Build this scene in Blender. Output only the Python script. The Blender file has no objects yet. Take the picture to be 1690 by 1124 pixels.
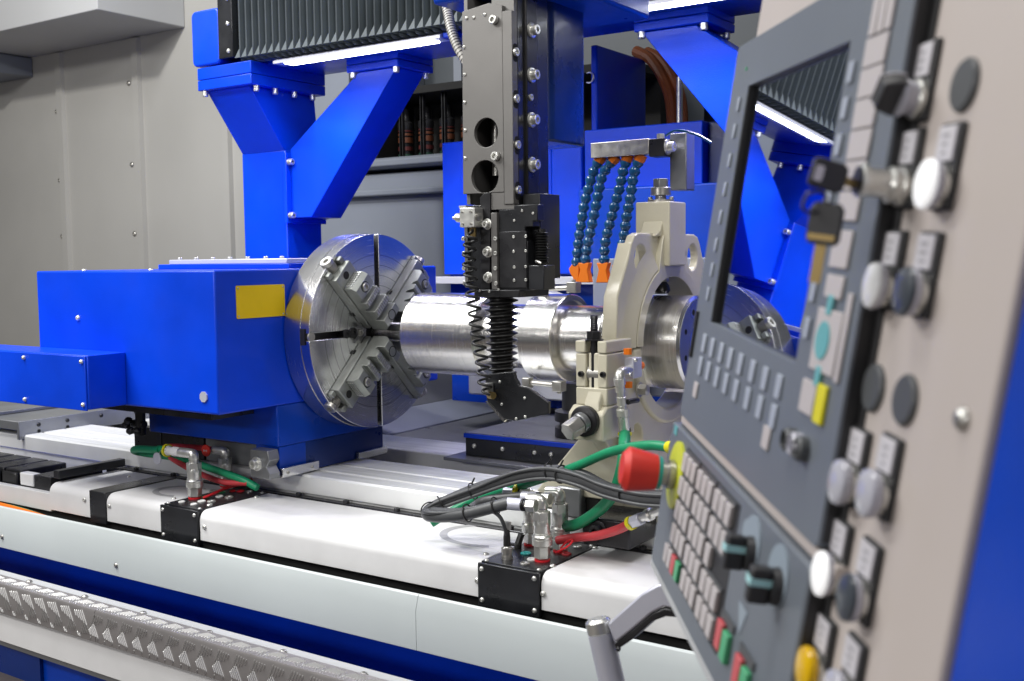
import bpy, bmesh, math, random
from mathutils import Vector, Matrix
random.seed(7)
S = bpy.context.scene
COL = S.collection
R = math.radians

# ------------------------------------------------------------------ camera
FPX, YAW, PITCH, ROLL = 1772.3, R(33.966), R(4.391), R(0.6727)
CAMP = Vector((0, 0, 1.75))
fw = Vector((-math.sin(YAW)*math.cos(PITCH), math.cos(YAW)*math.cos(PITCH), -math.sin(PITCH)))
rt = Vector((math.cos(YAW), math.sin(YAW), 0)); dn = fw.cross(rt)
rr = rt*math.cos(ROLL)+dn*math.sin(ROLL); dd = -rt*math.sin(ROLL)+dn*math.cos(ROLL)
cam = bpy.data.cameras.new('camera'); co = bpy.data.objects.new('camera', cam); COL.objects.link(co)
co.matrix_world = Matrix(((rr.x, -dd.x, -fw.x, CAMP.x), (rr.y, -dd.y, -fw.y, CAMP.y), (rr.z, -dd.z, -fw.z, CAMP.z), (0, 0, 0, 1)))
cam.sensor_width = 36; cam.lens = FPX/1690*36; cam.clip_start = .05; cam.clip_end = 60
cam.dof.use_dof = True; cam.dof.focus_distance = 2.85; cam.dof.aperture_fstop = 7.1
S.camera = co
X, Y, Z = 0, 1, 2
def ray(x, y): return rr*((x-845)/FPX)+dd*((y-562)/FPX)+fw
def at(x, y, ax, v):
    r = ray(x, y); t = (v-CAMP[ax])/r[ax]; return CAMP+r*t

# ------------------------------------------------------------------ world, lamps, exposure
W = bpy.data.worlds.new('World'); S.world = W; W.use_nodes = True
bg = W.node_tree.nodes['Background']; bg.inputs[0].default_value = (.82, .84, .90, 1); bg.inputs[1].default_value = .09
def area(name, loc, target, sx, sy, power, col=(1, 1, 1), spread=180):
    l = bpy.data.lights.new(name, 'AREA'); l.shape = 'RECTANGLE'; l.size = sx; l.size_y = sy
    l.energy = power; l.color = col; l.spread = R(spread)
    o = bpy.data.objects.new(name, l); COL.objects.link(o); o.location = loc
    o.rotation_euler = (Vector(target)-Vector(loc)).to_track_quat('-Z', 'Y').to_euler()
    return o
area('hall_or_fill_lamp', (-3.7, -.2, 3.9), (-3.0, 2.1, 1.0), 2.6, .35, 96, (1, .98, .95))
area('hall_or_fill_lamp', (-0.6, .9, 4.3), (-1.5, 2.3, 1.0), 1.8, .3, 50, (1, .98, .95))
area('hall_or_fill_lamp', (-3.6, 1.35, 4.4), (-2.8, 2.0, 1.0), 2.2, .22, 82, (.95, .98, 1))
area('hall_or_fill_lamp', (-4.0, .9, 4.4), (-6.2, 4.3, 1.6), .18, .18, 85, (1, .97, .92))  # small lamp added so the cowl shades the wall below it
area('hall_or_fill_lamp', (-2.6, -3.6, 3.0), (-2.4, 2.0, 1.0), 3.2, .4, 60, (1, .98, .96))  # low front fill, added to brighten front faces and the band under the trough
area('hall_or_fill_lamp', (1.6, -0.4, 3.2), (-.1, .8, 1.7), 1.6, .6, 23, (1, .94, .90))
S.view_settings.view_transform = 'Standard'; S.view_settings.look = 'None'
S.view_settings.exposure = 0; S.view_settings.gamma = 1
S.render.engine = 'CYCLES'
cy = S.cycles; cy.use_denoising = True; cy.max_bounces = 7; cy.diffuse_bounces = 3; cy.glossy_bounces = 5
cy.caustics_reflective = False; cy.caustics_refractive = False; cy.sample_clamp_indirect = 6
try: cy.denoiser = 'OPENIMAGEDENOISE'
except Exception: pass

# ------------------------------------------------------------------ materials
def mat(name, col, rough=.5, metal=0, bump=0, bscale=60, var=0, vscale=6, coat=0, emit=None, estr=0, stretch=None,
        rvar=0, aniso=0, trans=0, spec=None):
    m = bpy.data.materials.new(name); m.use_nodes = True; nt = m.node_tree; N = nt.nodes; L = nt.links
    b = N['Principled BSDF']; b.inputs['Base Color'].default_value = (*col, 1)
    b.inputs['Roughness'].default_value = rough; b.inputs['Metallic'].default_value = metal
    if coat: b.inputs['Coat Weight'].default_value = coat; b.inputs['Coat Roughness'].default_value = .12
    if trans: b.inputs['Transmission Weight'].default_value = trans
    if spec is not None: b.inputs['Specular IOR Level'].default_value = spec
    if emit: b.inputs['Emission Color'].default_value = (*emit, 1); b.inputs['Emission Strength'].default_value = estr
    if aniso: b.inputs['Anisotropic'].default_value = aniso
    if bump or var or rvar:
        tc = N.new('ShaderNodeTexCoord'); src = tc.outputs['Object']
        if stretch:
            mp = N.new('ShaderNodeMapping'); mp.inputs['Scale'].default_value = stretch
            L.new(src, mp.inputs[0]); src = mp.outputs[0]
    if var:
        n = N.new('ShaderNodeTexNoise'); n.inputs['Scale'].default_value = vscale; n.inputs['Detail'].default_value = 6
        L.new(src, n.inputs['Vector'])
        mx = N.new('ShaderNodeMix'); mx.data_type = 'RGBA'
        mx.inputs['A'].default_value = (*[c*(1-var) for c in col], 1); mx.inputs['B'].default_value = (*[min(1, c*(1+var)) for c in col], 1)
        rp = N.new('ShaderNodeValToRGB'); rp.color_ramp.elements[0].position = .35; rp.color_ramp.elements[1].position = .65
        L.new(n.outputs['Fac'], rp.inputs[0]); L.new(rp.outputs[0], mx.inputs['Factor']); L.new(mx.outputs['Result'], b.inputs['Base Color'])
    if rvar:
        n3 = N.new('ShaderNodeTexNoise'); n3.inputs['Scale'].default_value = vscale*1.7; n3.inputs['Detail'].default_value = 5
        L.new(src, n3.inputs['Vector'])
        mr = N.new('ShaderNodeMapRange'); mr.inputs['From Min'].default_value = .3; mr.inputs['From Max'].default_value = .7
        mr.inputs['To Min'].default_value = max(.02, rough-rvar); mr.inputs['To Max'].default_value = rough+rvar
        L.new(n3.outputs['Fac'], mr.inputs['Value']); L.new(mr.outputs[0], b.inputs['Roughness'])
    if bump:
        n2 = N.new('ShaderNodeTexNoise'); n2.inputs['Scale'].default_value = bscale; n2.inputs['Detail'].default_value = 3
        L.new(src, n2.inputs['Vector'])
        bp = N.new('ShaderNodeBump'); bp.inputs['Strength'].default_value = bump; bp.inputs['Distance'].default_value = .002
        L.new(n2.outputs['Fac'], bp.inputs['Height']); L.new(bp.outputs[0], b.inputs['Normal'])
    return m
M = dict(
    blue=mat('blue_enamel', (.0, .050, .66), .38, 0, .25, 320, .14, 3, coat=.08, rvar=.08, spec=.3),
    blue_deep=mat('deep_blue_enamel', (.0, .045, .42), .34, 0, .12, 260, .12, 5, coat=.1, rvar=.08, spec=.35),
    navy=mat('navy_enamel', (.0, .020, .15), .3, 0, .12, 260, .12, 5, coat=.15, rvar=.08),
    white=mat('white_powder_coat', (.80, .80, .80), .38, 0, .10, 500, .035, 9, rvar=.10),
    pale=mat('pale_grey_green_paint', (.60, .65, .65), .35, 0, .08, 400, .03, 3, rvar=.06),
    wall=mat('warm_grey_wall_paint', (.40, .395, .375), .55, 0, .1, 300, .05, 1.2),
    wall_cool=mat('cool_grey_paint', (.20, .22, .26), .5, 0, .1, 300, .06, 1.5),
    wall_dark=mat('dark_grey_paint', (.06, .07, .08), .55, 0, .1, 300, .1, 1.5),
    cowl=mat('light_grey_cowl_paint', (.48, .49, .50), .45, 0, .08, 300, .04, 1.5),
    cream=mat('cream_cast_paint', (.63, .595, .465), .36, 0, .22, 90, .04, 9, coat=.3, rvar=.05),
    steel=mat('ground_steel', (.70, .70, .70), .22, 1, .05, 30, .06, 5, stretch=(30, 1, 1), rvar=.08),
    way=mat('ground_slideway', (.86, .87, .86), .42, .25, .06, 20, .10, 3, stretch=(1, 30, 1), rvar=.06),
    jaw=mat('phosphated_jaw_steel', (.30, .315, .295), .44, .6, .1, 200, .12, 20, rvar=.08),
    shaft=mat('turned_steel', (.78, .77, .75), .235, 1, .16, 60, .05, 30, stretch=(14, .15, .15), rvar=.05),
    bright=mat('bright_nickel', (.76, .76, .72), .34, .8, .05, 200, .06, 30, rvar=.08),
    dull=mat('dull_zinc', (.50, .49, .46), .38, .9, .1, 200, .12, 30, rvar=.1),
    brass=mat('brass', (.32, .23, .09), .45, .7),
    oxide=mat('black_oxide_steel', (.035, .035, .038), .33, .5, .08, 160, .25, 12, rvar=.1),
    black=mat('black_anodised_plate', (.018, .019, .022), .32, .2, .08, 400, .25, 8, coat=.2, rvar=.08),
    rubber=mat('black_rubber', (.018, .018, .018), .38, 0, .1, 100, .2, 20),
    hole_shade=mat('cavity_shade', (.004, .004, .004), .8),  # near-black standing in for the shade inside holes, slots and recesses
    ramgrey=mat('dark_grey_steel_plate', (.17, .165, .158), .42, .45, .06, 200, .08, 4, rvar=.07),
    bellow=mat('grey_coated_fabric', (.105, .125, .135), .5, 0, .2, 300, .12, 5),
    lavender=mat('brushed_aluminium', (.62, .63, .72), .38, .3, .05, 80, .05, 10),
    yellow=mat('yellow_plate', (.80, .55, .0), .4, 0, 0, 60, .04, 10),
    hose_green=mat('green_hose_rubber', (.01, .27, .12), .4, 0, .25, 200, .1, 15),
    hose_red=mat('red_hose_rubber', (.55, .05, .06), .45, 0, .25, 200, .1, 15),
    hose_grey=mat('grey_cable_rubber', (.075, .078, .082), .42, 0, .2, 200, .12, 15),
    loc=mat('blue_plastic_segment', (.008, .085, .22), .22, 0, 0, coat=.4),
    orange=mat('orange_plastic', (.85, .20, .01), .35),
    copper=mat('orange_conduit', (.35, .10, .03), .4),
    red=mat('red_plastic', (.72, .035, .022), .5),
    redring=mat('red_seal', (.75, .02, .03), .4),
    teal=mat('teal_plastic', (.02, .36, .33), .4),
    panel=mat('slate_grey_panel', (.155, .175, .205), .42, 0, .05, 600, .03, 6),
    panelside=mat('dark_panel_edge', (.03, .03, .032), .5),
    panelcream=mat('warm_cream_housing', (.55, .49, .455), .45, 0, .06, 500, .02, 5),
    key=mat('light_key_cap', (.54, .50, .50), .45),
    keyblue=mat('pale_blue_key_cap', (.40, .44, .52), .4),
    keycyan=mat('cyan_key_cap', (.14, .42, .45), .45),
    keyyellow=mat('yellow_key_cap', (.75, .68, .01), .4),
    keyred=mat('red_key_cap', (.62, .10, .11), .4),
    keygreen=mat('green_key_cap', (.08, .42, .20), .4),
    knobcyan=mat('pale_cyan_mark', (.40, .70, .72), .4),
    knobgrey=mat('translucent_grey_disc', (.30, .36, .42), .4),
    label=mat('label_card', (.62, .60, .63), .5),
    ink=mat('grey_ink', (.35, .34, .36), .6),
    estopyellow=mat('yellow_green_disc', (.58, .62, .04), .4),
    lens_white=mat('white_button_lens', (.80, .80, .80), .25, 0, coat=.5),
    lens_clear=mat('clear_button_lens', (.50, .50, .56), .18, 0, coat=.6),
    lens_dark=mat('dark_grey_button_lens', (.06, .07, .085), .3, 0, coat=.4),
    lens_lit=mat('lit_button_lens', (.85, .85, .85), .2, 0, emit=(1, 1, 1), estr=.45),
    lens_yellow=mat('yellow_button_lens', (.80, .48, .0), .25, 0, coat=.5),
    plug=mat('grey_blanking_plug', (.085, .09, .095), .45),
    shaded_orange=mat('shaded_orange_band', (.10, .03, .012), .5), shaded_red=mat('shaded_red_band', (.07, .012, .012), .5), shaded_green=mat('shaded_green_band', (.008, .04, .025), .5),  # band colours darkened to paint in the shade of the magazine
    led=mat('led_strip', (1, 1, 1), .5, emit=(.93, .96, 1), estr=14),
    tube=mat('glowing_tube', (1, 1, 1), .5, emit=(.93, .96, 1), estr=8),
    floor=mat('brown_floor', (.06, .05, .045), .4, 0, .1, 100, .2, 3),
    hallfloor=mat('hall_floor_concrete', (.28, .24, .21), .6, 0, .1, 100, .15, 2),
    aluminium=mat('tread_aluminium', (.36, .34, .335), .42, .6, .05, 300, .06, 10, rvar=.05),
    ridge=mat('highlight_tread_ridge', (.68, .68, .67), .36, .4),  # paler than the strip, painting bright glints onto the bars
    steelgrey=mat('grey_sheet_steel', (.30, .31, .32), .35, .7, .05, 60, .1, 4, rvar=.1),
    traysheet=mat('grey_tray_sheet', (.17, .175, .185), .35, .3, .05, 60, .12, 2.5, rvar=.1),
    hosewhite=mat('cream_corrugated_hose', (.55, .53, .48), .45),
    serr=mat('serrated_pad', (.62, .62, .60), .35, .8),
    tapewhite=mat('white_tag', (.7, .7, .68), .5),
)
# mirror-like monitor glass
def glass_mat():
    m = bpy.data.materials.new('dark_monitor_glass'); m.use_nodes = True; b = m.node_tree.nodes['Principled BSDF']
    b.inputs['Base Color'].default_value = (.56, .59, .66, 1); b.inputs['Metallic'].default_value = 1; b.inputs['Roughness'].default_value = .018
    return m
M['screen'] = glass_mat()
# chuck face: concentric turned rings and engraved grooves, radial highlights
def chuck_mat():
    m = bpy.data.materials.new('turned_chuck_steel'); m.use_nodes = True; nt = m.node_tree; N = nt.nodes; L = nt.links
    b = N['Principled BSDF']; b.inputs['Metallic'].default_value = 1
    tc = N.new('ShaderNodeTexCoord'); sp = N.new('ShaderNodeSeparateXYZ'); L.new(tc.outputs['Object'], sp.inputs[0])
    def mth(op, a, c=None):
        n = N.new('ShaderNodeMath'); n.operation = op
        for i, v in enumerate((a, c)):
            if v is None: continue
            if isinstance(v, (int, float)): n.inputs[i].default_value = v
            else: L.new(v, n.inputs[i])
        return n.outputs[0]
    r = mth('SQRT', mth('ADD', mth('MULTIPLY', sp.outputs[1], sp.outputs[1]), mth('MULTIPLY', sp.outputs[2], sp.outputs[2])))
    front = mth('GREATER_THAN', sp.outputs[0], -.003)
    g = mth('ABSOLUTE', mth('SUBTRACT', mth('FRACT', mth('MULTIPLY', r, 32.0)), .5))
    inr = mth('MULTIPLY', mth('LESS_THAN', r, .252), mth('GREATER_THAN', r, .125))
    groove = mth('MULTIPLY', mth('MULTIPLY', mth('LESS_THAN', g, .022), inr), front)
    cx_ = N.new('ShaderNodeCombineXYZ'); L.new(mth('MULTIPLY', r, 500), cx_.inputs[0]); L.new(mth('MULTIPLY', sp.outputs[0], 300), cx_.inputs[1])
    nz = N.new('ShaderNodeTexNoise'); nz.inputs['Scale'].default_value = 1; L.new(cx_.outputs[0], nz.inputs['Vector'])
    n2 = N.new('ShaderNodeTexNoise'); n2.inputs['Scale'].default_value = 9; n2.inputs['Detail'].default_value = 6; L.new(tc.outputs['Object'], n2.inputs['Vector'])
    rr_ = mth('ADD', mth('MULTIPLY', nz.outputs['Fac'], .12), mth('MULTIPLY', n2.outputs['Fac'], .12)); L.new(mth('ADD', rr_, .13), b.inputs['Roughness'])
    mx = N.new('ShaderNodeMix'); mx.data_type = 'RGBA'; mx.inputs['A'].default_value = (.66, .66, .66, 1); mx.inputs['B'].default_value = (.16, .15, .15, 1)
    L.new(groove, mx.inputs['Factor']); L.new(mx.outputs['Result'], b.inputs['Base Color'])
    bp = N.new('ShaderNodeBump'); bp.inputs['Strength'].default_value = .10; bp.inputs['Distance'].default_value = .001
    L.new(nz.outputs['Fac'], bp.inputs['Height']); L.new(bp.outputs[0], b.inputs['Normal'])
    b.inputs['Anisotropic'].default_value = .75
    vm = N.new('ShaderNodeVectorMath'); vm.operation = 'CROSS_PRODUCT'; vm.inputs[1].default_value = (1, 0, 0)
    L.new(tc.outputs['Object'], vm.inputs[0]); vn = N.new('ShaderNodeVectorMath'); vn.operation = 'NORMALIZE'; L.new(vm.outputs[0], vn.inputs[0]); L.new(vn.outputs[0], b.inputs['Tangent'])
    return m
M['chuck'] = chuck_mat()

# ------------------------------------------------------------------ mesh helpers
class B:
    def __init__(s): s.bm = bmesh.new()
    def box(s, x0, x1, y0, y1, z0, z1, mtx=None):
        v = [s.bm.verts.new((x, y, z)) for x in (x0, x1) for y in (y0, y1) for z in (z0, z1)]
        for f in ((0, 1, 3, 2), (4, 6, 7, 5), (0, 4, 5, 1), (2, 3, 7, 6), (0, 2, 6, 4), (1, 5, 7, 3)):
            s.bm.faces.new([v[i] for i in f])
        if mtx is not None: bmesh.ops.transform(s.bm, matrix=mtx, verts=v)
        return s
    def prism(s, pts, ax, a0, a1, holes=()):
        """pts in the plane normal to ax: ax X -> (y,z); Y -> (x,z); Z -> (x,y)"""
        def P(p, a):
            return {0: (a, p[0], p[1]), 1: (p[0], a, p[1]), 2: (p[0], p[1], a)}[ax]
        if not holes:
            A = [s.bm.verts.new(P(p, a0)) for p in pts]; Bv = [s.bm.verts.new(P(p, a1)) for p in pts]
            s.bm.faces.new(A); s.bm.faces.new(Bv[::-1]); n = len(pts)
            for i in range(n): s.bm.faces.new((A[i], Bv[i], Bv[(i+1) % n], A[(i+1) % n]))
            return s
        edges = []
        for loop in [pts]+list(holes):
            vs = [s.bm.verts.new(P(p, a0)) for p in loop]
            edges += [s.bm.edges.new((vs[i], vs[(i+1) % len(vs)])) for i in range(len(vs))]
        r = bmesh.ops.triangle_fill(s.bm, edges=edges, use_beauty=True, use_dissolve=False)
        fs = [g for g in r['geom'] if isinstance(g, bmesh.types.BMFace)]
        e = bmesh.ops.extrude_face_region(s.bm, geom=fs)
        d = Vector(P((0, 0), a1))-Vector(P((0, 0), a0))
        vs = [g for g in e['geom'] if isinstance(g, bmesh.types.BMVert)]
        bmesh.ops.translate(s.bm, vec=d, verts=vs)
        return s
    def cyl(s, p0, p1, r, n=20, r2=None, cap=True, ph=0):
        p0, p1 = Vector(p0), Vector(p1); d = (p1-p0).normalized(); r2 = r if r2 is None else r2
        a = d.orthogonal().normalized()
        if abs(d.z) < .9: a = d.cross(Vector((0, 0, 1))).normalized()
        c = d.cross(a)
        A = []; Bv = []
        for i in range(n):
            t = 2*math.pi*i/n+ph; w = a*math.cos(t)+c*math.sin(t)
            A.append(s.bm.verts.new(p0+w*r)); Bv.append(s.bm.verts.new(p1+w*r2))
        for i in range(n): s.bm.faces.new((A[i], A[(i+1) % n], Bv[(i+1) % n], Bv[i]))
        if cap: s.bm.faces.new(A[::-1]); s.bm.faces.new(Bv)
        return s
    def lathe(s, prof, p0, d, n=32):
        """prof: (distance along d, radius)"""
        p0, d = Vector(p0), Vector(d).normalized(); a = d.orthogonal().normalized(); c = d.cross(a); rings = []
        for (h, r) in prof:
            if r < 1e-6: rings.append([s.bm.verts.new(p0+d*h)]); continue
            rings.append([s.bm.verts.new(p0+d*h+(a*math.cos(2*math.pi*i/n)+c*math.sin(2*math.pi*i/n))*r) for i in range(n)])
        for q, w in zip(rings, rings[1:]):
            for i in range(n):
                j = (i+1) % n
                if len(q) == 1 and len(w) == 1: continue
                if len(q) == 1: s.bm.faces.new((q[0], w[j], w[i]))
                elif len(w) == 1: s.bm.faces.new((q[i], q[j], w[0]))
                else: s.bm.faces.new((q[i], q[j], w[j], w[i]))
        if len(rings[0]) > 1: s.bm.faces.new(rings[0][::-1])
        if len(rings[-1]) > 1: s.bm.faces.new(rings[-1])
        return s
    def tube(s, pts, r, n=10, smooth=6, closed=False):
        P = [Vector(p) for p in pts]
        if smooth and len(P) > 2:
            Q = []
            for i in range(len(P)-1):
                a, b, c, d = P[max(i-1, 0)], P[i], P[i+1], P[min(i+2, len(P)-1)]
                for k in range(smooth):
                    t = k/smooth
                    Q.append(.5*((2*b)+(c-a)*t+(2*a-5*b+4*c-d)*t*t+(3*b-a-3*c+d)*t**3))
            Q.append(P[-1]); P = Q
        nrm = (P[1]-P[0]).orthogonal().normalized(); rings = []
        for i, p in enumerate(P):
            t = (P[min(i+1, len(P)-1)]-P[max(i-1, 0)]).normalized()
            nrm = (nrm-t*nrm.dot(t)).normalized(); c = t.cross(nrm)
            rings.append([s.bm.verts.new(p+(nrm*math.cos(2*math.pi*k/n)+c*math.sin(2*math.pi*k/n))*r) for k in range(n)])
        for q, w in zip(rings, rings[1:]):
            for i in range(n): s.bm.faces.new((q[i], q[(i+1) % n], w[(i+1) % n], w[i]))
        s.bm.faces.new(rings[0][::-1]); s.bm.faces.new(rings[-1])
        return s
    def build(s, name, m, parent=None, bevel=0, ang=35, seg=2, local=False, origin=None):
        bmesh.ops.recalc_face_normals(s.bm, faces=s.bm.faces)
        if parent is not None and not local:
            s.bm.transform(parent.matrix_world.inverted())
        me = bpy.data.meshes.new(name)
        o = bpy.data.objects.new(name, me)
        if parent is None:
            if origin is None:
                vs = [v.co for v in s.bm.verts]
                origin = Vector(((min(v.x for v in vs)+max(v.x for v in vs))/2, (min(v.y for v in vs)+max(v.y for v in vs))/2, min(v.z for v in vs)))
            s.bm.transform(Matrix.Translation(-Vector(origin))); o.matrix_world = Matrix.Translation(Vector(origin))
        s.bm.to_mesh(me); s.bm.free()
        me.materials.append(M[m] if isinstance(m, str) else m)
        for p in me.polygons: p.use_smooth = True
        me.set_sharp_from_angle(angle=R(ang))
        COL.objects.link(o)
        if parent is not None:
            o.parent = parent
            o.matrix_world = parent.matrix_world.copy(); o.matrix_basis = Matrix.Identity(4)
        if bevel:
            b = o.modifiers.new('bevel', 'BEVEL'); b.width = bevel; b.segments = seg; b.limit_method = 'ANGLE'; b.angle_limit = R(40)
        return o
def tag(o, label=None, cat=None, group=None, kind=None):
    for k, v in (('label', label), ('category', cat), ('group', group), ('kind', kind)):
        if v: o[k] = v
    return o
def thing(name, label, cat, loc=(0, 0, 0), group=None, mtx=None):
    o = bpy.data.objects.new(name, None); COL.objects.link(o); o.empty_display_size = .05
    o.matrix_world = mtx if mtx is not None else Matrix.Translation(loc)
    return tag(o, label, cat, group)
def bx(x0, x1, y0, y1, z0, z1): return B().box(x0, x1, y0, y1, z0, z1)
def circ(cx, cz, r, n=28, rz=None):
    return [(cx+r*math.cos(2*math.pi*i/n), cz+(rz or r)*math.sin(2*math.pi*i/n)) for i in range(n)]
def rrect(x0, x1, z0, z1, r, n=4):
    P = []
    for cx, cz, a in ((x1-r, z1-r, 0), (x0+r, z1-r, 90), (x0+r, z0+r, 180), (x1-r, z0+r, 270)):
        for i in range(n+1):
            t = R(a+90*i/n); P.append((cx+r*math.cos(t), cz+r*math.sin(t)))
    return P
# screws: unit meshes, axis +Z, radius 1, shared
def unit(name, fn):
    b = B(); fn(b); bmesh.ops.recalc_face_normals(b.bm, faces=b.bm.faces)
    me = bpy.data.meshes.new(name); b.bm.to_mesh(me); b.bm.free()
    for p in me.polygons: p.use_smooth = True
    me.set_sharp_from_angle(angle=R(35)); return me
def f_socket(b):
    n = 14
    prof = [(0, 1), (.85, 1), (1.0, .86), (1.0, .55), (.35, .5), (.35, 0)]
    b.lathe(prof, (0, 0, 0), (0, 0, 1), n)
def f_button(b): b.lathe([(0, 1), (.25, .98), (.55, .78), (.68, .45), (.35, .38), (.35, 0)], (0, 0, 0), (0, 0, 1), 14)
def f_hex(b):
    b.lathe([(0, 1.35), (.15, 1.35)], (0, 0, 0), (0, 0, 1), 20); b.cyl((0, 0, .15), (0, 0, 1.0), 1.05, 6, r2=1.05); b.cyl((0, 0, 1.0), (0, 0, 1.08), .9, 12, r2=.75)
def f_washer(b):
    b.lathe([(0, 1.5), (.25, 1.5), (.3, 1.4), (.3, 1.0), (1.3, 1.0), (1.4, .9), (1.4, .5), (.8, .45), (.8, 0)], (0, 0, 0), (0, 0, 1), 18)
UM = dict(socket=unit('socket_screw', f_socket), button=unit('button_screw', f_button), hex=unit('hex_bolt', f_hex), washer=unit('washer_bolt', f_washer))
UMM = {}
def screw(p, d, r, parent, kind='socket', m='bright', name=None, h=None):
    key = (kind, m)
    if key not in UMM:
        me = UM[kind].copy(); me.materials.append(M[m]); UMM[key] = me
    o = bpy.data.objects.new(name or {'hex': 'hex_bolt', 'washer': 'bolt'}.get(kind, 'screw'), UMM[key]); COL.objects.link(o)
    q = Vector(d).to_track_quat('Z', 'Y')
    mw = Matrix.LocRotScale(Vector(p), q, Vector((r, r, r if h is None else h)))
    o.parent = parent; o.matrix_basis = parent.matrix_world.inverted() @ mw
    return o
NY, PX = (0, -1, 0), (1, 0, 0)

# ------------------------------------------------------------------ the setting
AXY, AXZ, CX = 2.519, 1.530, -2.196          # spindle axis, chuck face
tag(bx(-12, 6, -6, 9, -.05, 0).build('floor', 'hallfloor'), kind='structure')
wl = tag(bx(-9.5, -4.15, 4.3, 4.4, 0, 3.9).build('back_wall', 'wall'), kind='structure')
for x in (-6.44, -5.65, -4.86):
    b = B(); b.prism([(x-.035, 4.3), (x-.028, 4.272), (x+.028, 4.272), (x+.035, 4.3)], Z, .3, 3.12); b.build('wall_rib', 'wall', wl)
for x, zs in ((-6.50, (2.75, 2.30, 1.93)), (-5.74, (2.86, 2.36, 1.93)), (-6.50, (1.5, 1.2)), (-5.74, (1.5, 1.2))):
    for z in zs: screw((x, 4.3, z), NY, .017, wl, 'button', 'dull')
w2 = tag(bx(-4.15, .5, 4.62, 4.7, 0, 3.9).build('far_wall', 'wall_dark'), kind='structure')
bx(-3.72, -3.69, 4.605, 4.62, 2.2, 3.6).build('wall_rib', 'wall_cool', w2)
bx(-3.45, -3.40, 4.60, 4.62, 2.6, 3.6).build('wall_rib', 'wall_cool', w2)
# slanted grey side plane of the enclosure behind the brace
tag(bx(-4.15, -3.66, 4.02, 4.62, 2.17, 3.9).build('grey_enclosure_panel', 'wall_cool', bevel=.006), 'flat cool grey sheet panel behind the blue diagonal brace', 'panel')
tag(bx(-4.15, -1.2, 4.0, 4.6, 1.2, 2.165).build('enclosure_lower_panel', 'wall_cool', bevel=.012), 'long grey sheet wall below the tool magazine, seen above the chuck', 'panel')
sl = B(); sl.prism([(4.3, 2.235), (3.97, 2.235), (3.95, 2.222), (3.95, 2.196), (3.97, 2.185), (4.3, 2.185)], X, -3.66, -2.3)
tag(sl.build('magazine_shelf', 'wall_cool', bevel=.004), 'grey folded ledge under the dark tool magazine', 'shelf')
cw = tag(bx(-9.5, -5.20, 3.709, 4.30, 3.13, 4.2).build('upper_cowl', 'cowl', bevel=.006), 'pale grey boxed cowl hanging high on the wall at upper left', 'cowl')
tag(bx(-9.5, -6.75, 3.9, 4.3, 3.0, 3.127).build('cowl_bracket', 'wall_cool', bevel=.01), 'small grey bracket below the cowl at the far upper left', 'bracket')

# tool magazine with tool holders
tm = thing('tool_magazine', 'dark recessed tool magazine with rows of orange and green banded holders', 'tool magazine', (-3.2, 4.25, 2.24))
bx(-3.655, -2.2, 4.5, 4.58, 2.24, 2.58).build('back_plate', 'hole_shade', tm)  # these plates are near-black to paint the recess in shade
bx(-3.655, -2.2, 4.2, 4.5, 2.565, 2.6).build('top_plate', 'hole_shade', tm)
bx(-3.655, -3.64, 4.2, 4.5, 2.24, 2.565).build('side_plate', 'hole_shade', tm)
for i in range(6):
    x = -3.585+i*.135
    for xx in (x-.065, x+.065): bx(xx-.008, xx+.008, 4.24, 4.26, 2.25, 2.565).build('divider', 'oxide', tm)
    h = B(); h.lathe([(0, .02), (.0, .034), (.16, .034), (.17, .040), (.2, .040), (.21, .026), (.26, .026), (.275, .016), (.275, 0)], (x, 4.36, 2.25), (0, 0, 1), 14)
    hp = h.build('tool_holder', 'oxide', tm)
    for z0, z1, c in ((2.268, 2.290, 'shaded_green'), (2.308, 2.328, 'shaded_red'), (2.348, 2.375, 'shaded_orange'), (2.384, 2.396, 'shaded_orange'), (2.404, 2.411, 'shaded_red')):
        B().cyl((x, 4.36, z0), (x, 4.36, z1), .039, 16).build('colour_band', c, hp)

# ------------------------------------------------------------------ machine bed
bed = thing('machine_bed', 'long blue machine bed with ground steel slideways and pale front trough', 'machine bed', (-1.6, 2.5, 0))
bx(-5.2, 1.2, 2.06, 3.4, 0, .93).build('bed_body', 'blue', bed, bevel=.01)
wy = B(); wy.prism([(2.275, .93), (2.275, 1.055), (2.27, 1.06), (2.27, 1.108), (2.276, 1.114), (2.335, 1.114), (2.34, 1.106), (2.346, 1.106), (2.35, 1.115), (2.43, 1.115), (2.433, 1.109), (2.441, 1.109), (2.444, 1.115), (2.553, 1.115), (2.56, 1.108), (2.56, .93)], X, -4.4, 1.0)
wy.build('slideway', 'way', bed, ang=20)
bx(-4.4, 1.0, 2.78, 3.0, .93, 1.105).build('slideway', 'way', bed, bevel=.004)
bx(-4.4, 1.0, 2.56, 2.78, .93, 1.03).build('bed_channel', 'traysheet', bed)
bx(-3.2, 1.0, 2.243, 2.269, .93, 1.0535).build('cover_ledge', 'oxide', bed, bevel=.003)
for i in range(17):
    x = -3.05+i*.19
    screw((x, 2.255, 1.0535), (0, 0, 1), .009, bed, 'socket', 'oxide')
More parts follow.
